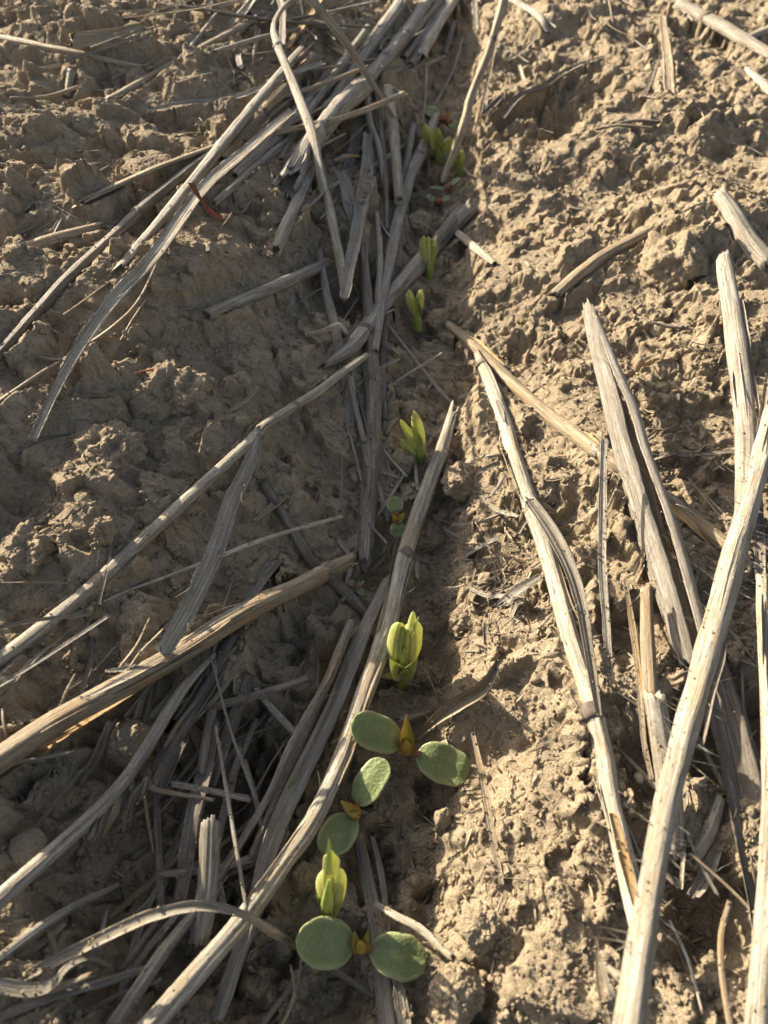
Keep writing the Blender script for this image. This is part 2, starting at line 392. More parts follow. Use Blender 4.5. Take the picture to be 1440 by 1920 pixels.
DUST = []
WSC = .88
CARVE = []      # (x, y, z of the underside, radius) so that the loose soil makes room for what lies in it
ROOMY = []
_seed = [100]
def locate(pts, W):
    """picture points (+ lift in mm) -> points in space; points without a lift lie on the straight line between their neighbours unless the land is nearer"""
    n = len(pts); D = [None]*n; out = []
    Wn = np.interp(np.linspace(0, 1, n), np.linspace(0, 1, len(W)), W)
    for i, p in enumerate(pts):
        lift = p[2] if len(p) > 2 else (0.0 if i in (0, n-1) else None)
        if lift is not None:
            d = hit(p[0], p[1], lift)
            D[i] = hit(p[0], p[1], lift+Wn[i]*d/F*.30)
    xy = np.array([p[:2] for p in pts], float); cs = np.concatenate([[0], np.cumsum(np.linalg.norm(np.diff(xy, axis=0), axis=1))])
    kn = [i for i in range(n) if D[i] is not None]
    inv = np.interp(cs, cs[kn], [1/D[i] for i in kn])
    for i, p in enumerate(pts):
        d = D[i] if D[i] is not None else min(1/inv[i], hit(p[0], p[1], Wn[i]*100/F))
        out.append((EYE+ray(p[0], p[1])*d, Wn[i]*d/F))
    return np.array([o[0] for o in out]), np.array([o[1] for o in out])
CATS = {'straw_stalk': ('straw stem', 'loose straw stems on the soil'), 'split_straw': ('split straw', 'split straw stems'), 'straw_strip': ('dry blade', 'dry straw blades'),
        'straw_splinter': ('splinter', 'short straw splinters'), 'grass_filament': ('filament', 'thin dry filaments'), 'twig': ('twig', 'small twigs')}
def straw(name, label, pts, W, mat='g', nodes=(), fib=0, **kw):
    """nodes: fractions of the length where a dark joint sits"""
    _seed[0] += 1; sd = kw.pop('seed', _seed[0])
    kind = kw.pop('kind', {'straw_stalk': 't', 'split_straw': 'h', 'straw_strip': 'b', 'straw_splinter': 'b', 'grass_filament': 't', 'twig': 't'}[name])
    peel = kw.pop('peel', 0); P, Wm = locate(pts, [q*WSC for q in W])
    mb = MB(); C, Wd, T, Nn, S = sweep(mb, P, Wm, kind, sd, **kw)
    fib = fib or (3 if np.mean(Wm) > 1.8 else 0)
    if fib: fibrils(mb, C, Wd, S, Nn, T, fib, sd, out=2.2 if fib > 50 else .45, rad=.06 if fib > 50 else .075)
    o = mb.build(name, M[mat], origin=P[0]); cat, grp = CATS[name]; tag(o, label, cat, grp)
    for f in nodes:
        i = int(f*(len(C)-1)); i = min(max(i, 2), len(C)-3); wd = Wd[i]
        nb = MB(); t = T[i]; prof = [(-.42, .95), (-.33, 1.06), (-.12, 1.15), (.08, 1.17), (.25, 1.08), (.36, .95)]
        rs = np.random.RandomState(sd); a = np.linspace(0, 2*math.pi, 18, endpoint=False); gr = 1+.05*rs.uniform(-1, 1, 18); fl = kw.get('flatten', .85)
        rings = [C[i]+t*wd*q+S[i]*(np.cos(a)*gr*.5*wd*r)[:, None]+Nn[i]*(np.sin(a)*gr*.5*fl*wd*r)[:, None] for q, r in prof]
        loft(nb, rings, [q*wd for q, r in prof], a*wd*.5)
        nb.build('joint', M['node'], parent=o, origin=P[0])
    rs = np.random.RandomState(sd+7); nC = len(C)
    for k in range(peel):       # fibres and rind coming away from the stem
        ln = min(.75, rs.uniform(9, 22)/max(1, np.linalg.norm(np.diff(C, axis=0), axis=1).sum())); f0 = rs.uniform(.03, .95-ln); i0, i1 = int(f0*(nC-1)), int((f0+ln)*(nC-1))
        if i1-i0 < 3: continue
        an = rs.uniform(-1.3, 1.3); idx = np.linspace(i0, i1, 5).astype(int); off = np.array([.0, .02, .05, .10, .20])*rs.uniform(.5, 1.6)
        if rs.rand() < .5: off = off[::-1]
        Q = np.array([C[i]+(S[i]*math.sin(an)+Nn[i]*math.cos(an)*kw.get('flatten', .85))*Wd[i]*(.50+off[q]) for q, i in enumerate(idx)])
        pb = MB(); wv = np.mean(Wd[idx])*rs.uniform(.16, .38)
        sweep(pb, Q, np.array([.35, 1, 1, .8, .3])*wv, 'b', sd*31+k, roll=math.degrees(an), cup=.2, thick=.10, jag=(1.5, 2), wob=.06)
        pb.build('peeling_strip', M[rs.choice({'p': ['b', 'p', 't'], 'g': ['g', 'p', 'd'], 't': ['t', 'o', 'p'], 'd': ['g', 'd', 't']}.get(mat, ['b']))], parent=o, origin=P[0])
    DUST.append((C, Wd, S, Nn, kw.get('flatten', .85) if kind == 't' else .1))
    for c, wd in zip(C, Wd): CARVE.append((c[0], c[1], c[2]-wd*.10, wd*.62))
    return o, C, Wd, T, Nn, S, P[0]

# ------------------------------------------------------------------ straw, traced one by one: points are picture points (+ lift above the land in mm)
St, Sp, Bl, Sn, Fi, Tw = 'straw_stalk', 'split_straw', 'straw_strip', 'straw_splinter', 'grass_filament', 'twig'
# --- upper left
straw(St, 'thick pale straw stem reaching in from the upper left edge of the photo', [(-30, 68, 2), (120, 98), (288, 133, 1)], [23, 20, 15], 't')
straw(Sp, 'tan hollow half stem slanting up to the top row crossing, left of the orange stem', [(205, 188, 3), (330, 118), (482, 35, 4)], [20, 21, 19], 't', span=230, roll=-30)
straw(Bl, 'flat tan straw flake standing on edge near the upper left corner', [(135, 76, 5), (200, 70), (272, 52, 6)], [30, 34, 26], 't', roll=-45, cup=.15)
straw(Sn, 'short grey stub standing in the shaded soil at upper left', [(128, 185, 0), (131, 160), (134, 132, 5)], [14, 16, 15], 'p', kind='t')
straw(Sp, 'tan two pronged half stem with an orange hollow lying on the striped shadow clod', [(165, 376, 3), (290, 318), (402, 276, 5)], [24, 24, 18], 't', span=190, jag=(2.2, .6), roll=30)
straw(St, 'long dark spotted straw stem running off the left edge, one joint near its middle', [(-25, 690, 1), (60, 595), (130, 520), (200, 455), (270, 388), (335, 335), (398, 285), (470, 215, 4)], [24.7, 26.6, 26.6, 25.6, 26.6, 24.7, 20.9, 19], 'd', peel=3, nodes=(.52,), fib=8)
straw(St, 'straight grey straw stem beside the red husk, ending on bare soil', [(222, 508, 3), (357, 347), (430, 255), (500, 170), (566, 92, 8)], [20, 22, 22, 20, 16], 'g', jag=(1.5, .5), fib=4)
straw(Bl, 'long sunlit yellowish blade with a square tip hanging over the left soil', [(62, 824, 5), (104, 732), (150, 648), (225, 545), (285, 482, 10), (382, 350), (450, 290), (548, 205, 9)], [20, 22, 28, 28, 28, 28, 26, 20], 'p', cup=.25, roll=-12, fib=8, jag=(.3, .5))
straw(Fi, 'thin tan grass stalk curving down to the left edge under the sunlit blade', [(-20, 765, 1), (70, 704), (150, 655), (215, 610), (262, 560), (302, 478, 6)], [9, 9, 8, 7, 6, 5], 't')
straw(Fi, 'thread thin pale stalk hanging below the sunlit blade at left', [(132, 742, 1), (160, 690), (190, 630, 4)], [3, 4, 4], 'p')
straw(St, 'tan straw stem half sunk in soil at the left edge', [(-20, 492, 2), (90, 452), (190, 424, 3)], [24, 26, 18], 't')
straw(Tw, 'small whitish forked twig at the left edge', [(35, 378, 1), (92, 384), (128, 402), (163, 422, 1)], [5, 6, 6, 5], 'p', flatten=1)
straw(Sn, 'tiny white chip under the forked twig', [(94, 446, 1), (112, 410, 2)], [11, 9], 'p')
straw(Tw, 'thin dark stick on the left edge below the upper left stem', [(-10, 309, 1), (70, 312), (150, 310, 1)], [10, 9, 6], 'd')
straw(Fi, 'brownish grass thread lying across the dim upper left soil', [(0, 282, 1), (60, 278), (118, 262, 1)], [5, 4, 3], 't')
straw(Bl, 'white sunlit splintered blade lying flat left of the straw bundle', [(283, 206, 2), (345, 193), (412, 186), (470, 172, 4), (545, 138), (606, 117, 9)], [14, 18, 16, 13, 14, 12], 'p', fib=10, jag=(1.8, .6), roll=-15)
straw(St, 'greyish stem lying level at the very top left of the bundle', [(464, 24, 4), (560, 38), (650, 60, 5)], [17, 18, 15], 'g')
straw(St, 'crooked pale stem leaning over the bundle with a curled top', [(566, -12, 22), (533, 12, 20), (514, 46, 18), (520, 82), (553, 163), (585, 250), (602, 333), (620, 400), (640, 500), (646, 548, 4)], [9, 10, 12, 17, 20, 22, 20, 20, 20, 18], 'p', nodes=(.30,), jag=(.3, .4))
straw(Bl, 'bright orange blade at the top of the photo', [(603, -6, 14), (570, 42), (538, 88, 6)], [15, 17, 12], 'o', cup=.3)
straw(St, 'dark leaning stem tapering to a fine point over the bundle', [(575, -12, 30), (640, 68), (667, 108), (700, 160), (735, 215), (754, 250, 10)], [22, 19, 16, 13, 9, 4], 't', nodes=(.1,), jag=(.3, .1))
straw(Bl, 'yellow tan strip lying crosswise over the bundle near the top', [(648, 152, 8), (700, 140), (760, 130), (800, 120), (837, 103, 5)], [9, 13, 13, 11, 8], 't', roll=-20)
straw(St, 'thickest frayed stem of the upper bundle, its pale joint in the middle', [(537, 345, 6), (566, 295), (600, 245), (640, 198), (680, 160, 7)], [46.2, 46.2, 42, 44.1, 42], 'g', peel=4, nodes=(.48,), jag=(1.3, .6), fib=12, seed=5)
straw(St, 'long pale stem running to the top edge behind the thick frayed stem', [(672, 168, 5), (745, 82), (810, -10, 6)], [34, 28, 24], 'g', peel=2, nodes=(.55,))
straw(St, 'grey stem reaching the top edge left of the long pale one', [(602, 225, 5), (650, 150), (692, 88), (738, 25), (762, -12, 8)], [24, 26, 27, 26, 24], 'g', nodes=(.62,))
straw(St, 'bright topped stem reaching the top edge right of the bundle middle', [(788, 108, 3), (820, 48), (856, -8, 4)], [22, 22, 22], 'p')
straw(St, 'short dim stem between the top bundle and the tall leaning stem', [(834, 102, 2), (852, 42, 3)], [11, 12], 'd')
straw(St, 'grey stem in shade filling the gap under the top bundle', [(440, 330, 3), (520, 252), (600, 172), (668, 110, 4)], [20, 26, 24, 20], 'g')
straw(St, 'shaded stem below the crosswise grey one, running down to the left', [(400, 382, 3), (470, 322), (540, 262), (600, 205, 4)], [15, 18, 18, 16], 'g')
straw(Bl, 'torn brown sheath strip lying in the upper bundle shade', [(462, 260, 3), (510, 205), (560, 165, 4)], [26, 32, 22], 't', cup=.3)
straw(St, 'tall tan stem leaning up beside the upper sprouts', [(829, 345, 1), (870, 230), (883, 182), (915, 100), (938, 22), (946, -10, 34)], [13, 17, 17, 17, 18, 18], 't', nodes=(.72,))
straw(Bl, 'thin dry blade parallel to the tall leaning tan stem', [(893, 240, 2), (915, 150), (932, 60), (940, 0, 22)], [5, 8, 8, 7], 't')
straw(St, 'bluish grey thin stem descending through the bundle centre', [(676, 128, 8), (682, 140), (692, 222), (710, 278), (720, 350, 4)], [15, 15, 17, 15, 11], 'g', jag=(.6, 1))
straw(St, 'white clean stem standing out in the bundle centre', [(727, 165, 9), (737, 243), (744, 320), (748, 377, 5)], [18, 21, 20, 19], 'p', jag=(.4, .9))
straw(St, 'smooth grey stem right of the white clean one, ending under the fibrous crosser', [(795, 270, 3), (772, 320), (744, 418), (727, 500), (712, 575), (703, 660, 3)], [22, 25, 26, 26, 22, 16], 'g', nodes=(.1,))
straw(Bl, 'broad grey sheath hanging down the bundle centre to a brown cut end', [(690, 245, 9), (686, 330), (675, 402), (657, 488), (647, 556, 6)], [18, 30, 28, 25, 22], 'g', cup=.5, jag=(.4, .2), thick=.25)
straw(Bl, 'flat spotted leaf under the broad grey sheath', [(640, 320, 4), (655, 380), (668, 440, 3)], [22, 32, 14], 'g', cup=.2)
straw(St, 'long dark spotted stem lying along the seed row below the bundle', [(672, 400, 3), (680, 480), (690, 580), (697, 680), (699, 750), (695, 870), (688, 975), (684, 1050, 2)], [16, 20, 22, 28, 33, 34, 36, 34], 'd', peel=4, nodes=(.55,), jag=(.4, 1.2), seed=11, fib=6)
straw(St, 'thin stem squeezed between the dark spotted stem and the smooth grey one', [(705, 400, 3), (712, 480), (708, 560), (706, 640, 2)], [12, 15, 14, 10], 'g')
straw(St, 'dark blue grey stem at the left flank of the central bundle', [(598, 470, 1), (612, 545), (626, 600), (640, 662, 1)], [16, 18, 20, 18], 'g')
straw(St, 'sturdy fibrous stem crossing the seed row, tapering to its torn lower tip', [(884, 388, 1), (840, 436, 0), (790, 490, 0), (740, 545), (713, 577), (660, 650), (604, 690, 2)], [30, 34, 36, 36, 34, 32, 14], 'g', peel=4, nodes=(.78,), jag=(.4, 1.6), fib=6, seed=21)
straw(St, 'long smooth pale stem running from the seed row down to the left edge', [(690, 664, 5), (640, 700), (590, 738), (500, 795), (470, 825, 6), (330, 955), (160, 1110), (0, 1237), (-50, 1275, 3)], [12.9, 18.4, 20.2, 21.2, 23, 27.6, 30.4, 34, 35], 'p', nodes=(.30,), wob=.015, groove=.03, seed=31, jag=(.9, .3))
straw(Fi, 'thin jointed stalk lying against the dark spotted stem', [(655, 705, 3), (668, 770), (685, 834), (705, 900), (722, 958), (727, 978, 2)], [11, 12, 13, 13, 13, 9], 'g', nodes=(.45,))
straw(Bl, 'flat grey strip sinking into the soil left of the dark spotted stem', [(617, 560, 2), (630, 625), (645, 705), (659, 802, 1)], [16, 20, 20, 17], 'g', cup=.1)
straw(Bl, 'pale crumpled leaf scrap curled over the flat grey strip', [(574, 627, 3), (600, 618), (633, 610), (650, 626, 3)], [6, 17, 16, 8], 'p', cup=.8, roll=25, twist=60)
straw(Tw, 'thin straight stick pointing at the sprout from the upper left', [(729, 612, 2), (762, 655), (800, 704), (856, 768, 2)], [6, 8, 9, 9], 'g')
straw(St, 'grey stem with a square cut end half buried left of the bundle', [(384, 592, 3), (470, 557), (545, 525), (614, 493, 1)], [27, 27, 26, 24], 'g', jag=(.15, .3))
straw(St, 'frayed white ended stem lying under the thick frayed stem', [(518, 470, 2), (535, 425), (560, 372), (590, 300, 3)], [24, 27, 27, 24], 'g', jag=(1.4, .5), fib=6)
straw(St, 'dim brown stem behind the sprouts at the upper furrow', [(868, 392, 1), (820, 450), (786, 500, 0)], [26, 26, 20], 'd')

# --- the left half, lower down
straw(St, 'thick orange split stem crossing the lower left, ending at the seed row', [(655, 1050, 5), (612, 1071), (560, 1098), (500, 1126), (420, 1172), (330, 1228), (200, 1300), (100, 1355), (0, 1422), (-40, 1450, 6)], [32, 40, 42, 46, 50, 52, 54, 58, 62, 62], 't', peel=5, nodes=(.10,), fib=14, groove=.1, seed=41, jag=(.9, .4))
straw(Bl, 'orange inner strip peeling under the thick split stem', [(300, 1268, 3), (200, 1325), (100, 1388), (0, 1452), (-30, 1470, 4)], [10, 22, 28, 30, 30], 'o', cup=.3, roll=-10)
straw(Bl, 'broad pale blade leaning upright against the thick orange split stem', [(487, 797, 34), (476, 850), (432, 945), (400, 1040), (352, 1140), (302, 1228, 8)], [8, 28, 36, 42, 44, 40], 'p', cup=.15, roll=25, fib=6, jag=(1.5, .5), seed=51, thick=.06)
straw(Fi, 'long thin golden grass thread resting on the pale leaning blade', [(124, 1159, 2), (240, 1108), (385, 1054), (500, 1010), (642, 968, 6)], [5, 7, 10, 10, 8], 'p')
straw(Fi, 'hair thin horizontal thread on the left clods', [(0, 1093, 2), (70, 1092), (150, 1094, 1)], [3, 3, 3], 't')
straw(St, 'long pinkish grey stem curving down to the left edge below the thick split stem', [(-30, 1712, 3), (90, 1604), (156, 1545), (222, 1478), (264, 1420), (318, 1330), (350, 1282), (402, 1226, 5)], [40.5, 35, 31.3, 29.4, 27.6, 24.8, 22.1, 9.2], 'g', peel=4, fib=10, seed=61, groove=.1)
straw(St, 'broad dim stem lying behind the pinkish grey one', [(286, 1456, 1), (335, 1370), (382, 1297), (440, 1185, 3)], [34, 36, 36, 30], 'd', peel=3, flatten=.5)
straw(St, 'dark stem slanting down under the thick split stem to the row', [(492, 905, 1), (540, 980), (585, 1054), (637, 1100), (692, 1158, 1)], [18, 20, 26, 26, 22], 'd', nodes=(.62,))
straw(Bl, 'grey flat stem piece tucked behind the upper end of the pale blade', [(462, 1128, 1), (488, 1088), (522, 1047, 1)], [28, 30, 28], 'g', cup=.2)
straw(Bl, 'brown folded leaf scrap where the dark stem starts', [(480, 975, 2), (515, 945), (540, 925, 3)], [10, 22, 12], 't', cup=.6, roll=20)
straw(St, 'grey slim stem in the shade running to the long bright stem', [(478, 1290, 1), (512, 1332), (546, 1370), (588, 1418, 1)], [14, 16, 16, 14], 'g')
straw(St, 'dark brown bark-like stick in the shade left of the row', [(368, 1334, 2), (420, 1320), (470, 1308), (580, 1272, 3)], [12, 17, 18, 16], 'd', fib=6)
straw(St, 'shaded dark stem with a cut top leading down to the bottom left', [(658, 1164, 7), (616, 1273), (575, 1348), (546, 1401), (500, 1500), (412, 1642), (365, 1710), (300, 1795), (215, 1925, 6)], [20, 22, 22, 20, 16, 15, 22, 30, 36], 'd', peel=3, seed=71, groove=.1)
straw(Sp, 'pale split half stem lying along the left side of the long bright stem', [(728, 1088, 5), (678, 1193), (624, 1332), (566, 1455), (512, 1575), (482, 1690), (440, 1810), (404, 1912, 4)], [28, 38, 42, 46, 46, 42, 38, 34], 'g', span=150, groove=.12, seed=81, roll=-15, flatten=.6)
straw(St, 'long bright straw stem running down the row to the bottom edge, speckled near its foot', [(848, 778, 4), (825, 852), (790, 945), (762, 1028), (740, 1118), (718, 1205), (684, 1300, 7), (641, 1422, 8), (586, 1540, 8), (535, 1615, 8), (466, 1712, 8), (392, 1798), (225, 1990, 5)], [22, 30, 32, 35, 36, 38, 38, 38, 38, 38, 40, 43, 50], 'p', peel=7, nodes=(.30,), fib=14, seed=91, jag=(2.2, .4))
straw(Sn, 'small white chip beside the cut end of the thick split stem', [(632, 1008, 3), (645, 1026), (660, 1045, 4)], [9, 11, 10], 'p')
straw(Fi, 'greenish thin stalk standing in the dark litter left of the row', [(397, 1236, 6), (430, 1360), (462, 1450), (480, 1500, 4)], [5, 6, 7, 5], 'g')
straw(Fi, 'thin greenish stalk reaching down to the arching blade', [(404, 1362, 6), (415, 1425), (438, 1560), (463, 1708, 10)], [6, 7, 8, 7], 'g')
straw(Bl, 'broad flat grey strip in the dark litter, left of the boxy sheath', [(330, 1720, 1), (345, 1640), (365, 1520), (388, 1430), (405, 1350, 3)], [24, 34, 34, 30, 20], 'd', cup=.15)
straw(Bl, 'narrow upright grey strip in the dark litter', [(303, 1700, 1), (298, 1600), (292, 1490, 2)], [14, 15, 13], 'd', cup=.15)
straw(Bl, 'boxy folded grey sheath with raised rims standing out of the dark litter', [(372, 1768, 5), (384, 1690), (390, 1620), (394, 1538, 8)], [44, 46, 46, 44], 'g', cup=-.45, jag=(.3, .4), thick=.12)
straw(Sn, 'level grey splinter bridging the dark litter', [(322, 1470, 5), (400, 1484), (468, 1499, 4)], [12, 15, 13], 'g')
straw(Tw, 'brown root-like twig bent beside the pinkish grey stem', [(276, 1440, 6), (280, 1470, 6), (310, 1484), (402, 1500, 5)], [10, 12, 10, 7], 't')
straw(Tw, 'wavy brown rootlet dropping from the bent twig', [(270, 1490, 5), (276, 1535), (288, 1600, 2)], [6, 7, 4], 't')
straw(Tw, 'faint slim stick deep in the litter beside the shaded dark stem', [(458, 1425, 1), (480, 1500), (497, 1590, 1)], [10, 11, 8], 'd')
straw(St, 'slim grey stem on the dim soil at the lower left edge', [(-20, 1812, 1), (70, 1742), (140, 1698), (224, 1658, 1)], [18, 20, 17, 9], 'g')
straw(Bl, 'arching dry blade bowed over the bottom left litter', [(18, 1846, 2), (90, 1808, 5), (174, 1767, 9), (240, 1735, 13), (300, 1712, 16), (375, 1698, 18), (451, 1712, 17), (510, 1746, 12), (557, 1774, 3), (620, 1815, 0), (700, 1868, 0)], [12, 24, 26, 26, 26, 20, 17, 20, 17, 14, 10], 'b', cup=.5, seed=95, thick=.08)
straw(Bl, 'yellow sunlit leaf strip curling in from the lower left edge', [(-25, 1846, 6), (50, 1855, 6), (95, 1848, 7), (128, 1812, 9), (170, 1795, 8), (215, 1815, 2)], [34, 32, 22, 14, 16, 9], 'p', cup=.3, roll=20)
straw(St, 'grey stem lying level just above the bottom left corner', [(-20, 1912, 3), (110, 1866), (200, 1840), (276, 1815, 2)], [22, 20, 18, 12], 'g')
straw(St, 'faint thin stem behind the shaded dark stem at the bottom', [(226, 1822, 1), (270, 1760), (300, 1720, 2)], [12, 12, 10], 'd')
straw(Bl, 'grey broad strip rising behind the pinkish grey stem near the level splinter', [(300, 1480, 2), (318, 1440), (345, 1385, 3)], [20, 24, 18], 'd', cup=.2)
straw(St, 'dim stem standing upright under the thick split stem', [(376, 1452, 1), (386, 1390), (398, 1330, 2)], [20, 22, 20], 'd')
straw(St, 'thin dim stem leaning under the thick split stem toward the row', [(432, 1470, 1), (455, 1410), (480, 1350, 1)], [14, 15, 12], 'd')
straw(Tw, 'short pale prickle sticking out behind the thick split stem at left', [(107, 1340, 4), (122, 1302), (139, 1267, 12)], [6, 6, 4], 'p')
straw(Bl, 'pale leaf tip poking out above the thick split stem', [(198, 1258, 8), (235, 1253), (262, 1240, 10)], [6, 14, 8], 'p', cup=.4)
straw(Fi, 'bent fine stalk leaning on the pale leaf tip', [(238, 1262, 9), (262, 1225), (306, 1180, 12)], [5, 6, 5], 't')
straw(Tw, 'dark hooked grass tip on the soil under the sunlit blade', [(17, 858, 1), (50, 838), (80, 824), (142, 812, 1)], [4, 8, 9, 5], 'd')
straw(Bl, 'twisted dirt coated leaf running into the big left clod', [(150, 742, 1), (190, 740), (225, 733), (258, 718, 2)], [12, 18, 18, 14], 't', cup=.5)
straw(Tw, 'fine slanted stalk on the soil left of the hanging sunlit blade', [(118, 592, 1), (160, 562), (216, 521, 2)], [6, 5, 4], 't')

# --- right half
straw(St, 'biggest pale hairy stalk rising along the right edge toward the viewer', [(1462, 740, 10), (1405, 945), (1334, 1200), (1262, 1462), (1216, 1690), (1165, 2040, 31)], [38, 44, 53, 49, 52, 66], 'p', peel=3, nodes=(), fib=150, seed=111, wob=.02, groove=.07)
straw(St, 'sunlit stem lying in the upper right soil with a rounded cut end', [(1348, 366, 3), (1375, 405), (1405, 455), (1445, 500, 2)], [34, 38, 40, 42], 'p', jag=(.5, .3), fib=6)
straw(St, 'broad grooved grey white stem standing at the right edge above the hairy stalk', [(1356, 480, 14), (1372, 575), (1388, 690), (1398, 790), (1402, 880), (1398, 990, 4)], [28.6, 37, 42, 43.7, 42, 37], 'g', peel=4, fib=12, groove=.12, seed=121)
straw(Sp, 'left shell of the long split grey stem beside the hairy stalk', [(1104, 582, 14), (1128, 680), (1162, 820), (1200, 950), (1245, 1105), (1288, 1240, 6)], [30, 40, 46, 50, 54, 42], 'g', span=150, roll=-55, fib=14, seed=131, jag=(1.6, .6), flatten=.6)
straw(Sp, 'right shell of the long split grey stem, its rim catching the sun', [(1118, 592, 15), (1150, 680), (1190, 770), (1215, 850), (1255, 960), (1290, 1080), (1322, 1190, 8)], [26, 42, 46, 44, 44, 46, 36], 'g', span=160, roll=40, fib=14, seed=132, jag=(1.4, .6), flatten=.6)
straw(Bl, 'pale inner strip lying in the hollow of the split grey stem', [(1148, 735, 11), (1180, 820), (1218, 950), (1258, 1080), (1300, 1215, 6)], [26, 36, 36, 36, 28], 't', cup=-.3, fib=8, seed=133)
straw(St, 'soil dusted tan stem slanting behind the split grey stem, torn orange at its low end', [(832, 602, 0), (890, 650), (962, 722), (1060, 802), (1150, 868), (1250, 935), (1312, 985), (1382, 1040, 3)], [18.9, 25.8, 31, 32.7, 29.2, 32.7, 39.6, 37.8], 't', peel=3, nodes=(.62,), seed=141, groove=.05, jag=(.8, .8))
straw(Bl, 'orange torn strip at the low end of the soil dusted stem', [(1225, 930, 3), (1275, 965), (1330, 1015, 3)], [14, 20, 14], 'o', cup=.3)
straw(St, 'long bent stem with a black joint, running down the right soil mound', [(893, 660, 5), (912, 705), (940, 780), (962, 850), (988, 930), (1020, 1020), (1045, 1105), (1070, 1200), (1105, 1310), (1132, 1420), (1142, 1490), (1168, 1600), (1200, 1735, 6)], [12.8, 27.2, 30.4, 35.2, 36.8, 35.2, 36.8, 40, 43.2, 43.2, 41.6, 44.8, 48], 'p', kind='h', span=285, roll=-35, thick=.10, peel=5, nodes=(.055, .74), fib=16, seed=151, groove=.12, jag=(1.8, .5))
straw(Bl, 'curved leaf sheath peeling away right of the black jointed stem', [(992, 932, 10), (1030, 985), (1065, 1050), (1088, 1120), (1102, 1200), (1112, 1270), (1122, 1340, 5)], [34, 38, 38, 30, 26, 24, 14], 'b', cup=.3, roll=15, seed=152, jag=(.5, .6), thick=.1)
straw(Bl, 'orange inner strip showing on the black jointed stem below its joint', [(1150, 1525, 9), (1172, 1610), (1194, 1705, 9)], [18, 24, 14], 'o', cup=.3)
straw(Bl, 'narrow upright strip between the black jointed stem and the split grey stem', [(1133, 824, 12), (1131, 930), (1130, 1050), (1138, 1180), (1142, 1260, 1)], [14, 17, 18, 18, 14], 'g', cup=.25, fib=4)
straw(Bl, 'yellow edged thin strip rising left of the broken stem stub', [(1172, 1085, 10), (1186, 1175), (1198, 1270), (1206, 1380), (1222, 1460, 3)], [7.2, 13.5, 12.6, 10.8, 9], 't', peel=3, cup=.4, roll=-30)
straw(Sp, 'upper tongue of the broken stem stub, hollow and dim', [(1210, 1104, 9), (1214, 1190), (1220, 1310, 6)], [26, 32, 36], 't', span=170, roll=-20)
straw(St, 'broken stem stub with a square torn top beside the hairy stalk', [(1224, 1302, 8), (1240, 1400), (1256, 1510), (1262, 1600, 3)], [44, 50, 50, 42], 'p', jag=(.35, .5), fib=8, groove=.1)
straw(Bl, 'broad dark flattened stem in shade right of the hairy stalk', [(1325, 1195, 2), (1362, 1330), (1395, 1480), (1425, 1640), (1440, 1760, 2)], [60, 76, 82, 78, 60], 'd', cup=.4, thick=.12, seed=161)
straw(St, 'white stem standing along the right edge below the hairy stalk top', [(1432, 1080, 12), (1440, 1250), (1446, 1400), (1444, 1560), (1432, 1740), (1410, 2020, 14)], [28.9, 34, 35.7, 35.7, 39.1, 51], 'p', peel=2, fib=10, seed=171)
straw(St, 'short sunlit stem jutting out of the upper right mound', [(1040, 553, 1), (1085, 515), (1135, 478), (1218, 432, 3)], [26, 28, 27, 22], 't', jag=(.8, .6))
straw(St, 'white dried stem lying in the top right corner', [(1272, 8, 4), (1330, 38), (1390, 72), (1452, 108, 4)], [22, 28, 27, 25], 'p', nodes=(.3,), fib=6)
straw(St, 'pale stem end entering at the right edge under the top right stem', [(1396, 74, 2), (1470, 44, 4)], [16, 19], 'p')
straw(Bl, 'dark thin strip leaning left of the flat upright flake at top right', [(1208, 180, 1), (1230, 120), (1248, 58, 6)], [9, 12, 10], 'd')
straw(Bl, 'flat pale flake standing upright in the top right soil', [(1256, 175, 1), (1252, 110), (1242, 30, 5)], [24, 20, 14], 't', cup=.15)
straw(St, 'short pale stem stub lying right of the fibrous crossing stem', [(858, 438, 2), (892, 466), (930, 496, 1)], [16, 19, 15], 'p', jag=(1, .8), fib=6)
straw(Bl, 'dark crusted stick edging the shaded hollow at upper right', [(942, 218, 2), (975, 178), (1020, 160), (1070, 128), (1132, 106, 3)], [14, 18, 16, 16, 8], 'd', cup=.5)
straw(St, 'weathered stick at the top edge right of the tall leaning stem', [(948, -8, 3), (985, 15), (1015, 36), (1026, 62, 1)], [14, 15, 15, 11], 'g')
straw(Sn, 'white splinter on the soil under the weathered top stick', [(952, 112, 1), (978, 95), (1003, 72, 2)], [8, 11, 6], 'p')
straw(Fi, 'upright thin stalk at the top edge over the sunny soil', [(1152, 62, 1), (1146, 20), (1140, -10, 8)], [5, 5, 5], 't')
straw(Sn, 'hooked white chip at the foot of the upright thin stalk', [(1152, 62, 1), (1165, 74), (1178, 80, 1)], [6, 11, 6], 'p')
straw(Sn, 'bright stub at the top edge left of the tall leaning stem', [(893, 55, 1), (890, 0, 6)], [10, 11], 'p')
straw(St, 'grey stem at the bottom passing under the lowest green seedling', [(670, 1558, 1), (692, 1664), (710, 1768), (722, 1872), (730, 1940, 2)], [24, 28, 34, 36, 40], 'g', flatten=.6, seed=181)
straw(Bl, 'slim split strip beside the grey bottom stem', [(698, 1568, 2), (716, 1646), (728, 1752), (742, 1850, 2)], [10, 14, 13, 12], 'g')
straw(Bl, 'short sunlit torn strip at the bottom edge', [(744, 1832, 4), (752, 1880), (762, 1940, 3)], [20, 28, 30], 'p')
straw(Bl, 'dirt crusted curled leaf arching right of the upper green seedling', [(940, 1235, 3), (905, 1290, 6), (852, 1322, 7), (815, 1350, 6), (778, 1386, 3)], [18, 28, 34, 24, 10], 't', cup=.7, roll=20, seed=191)
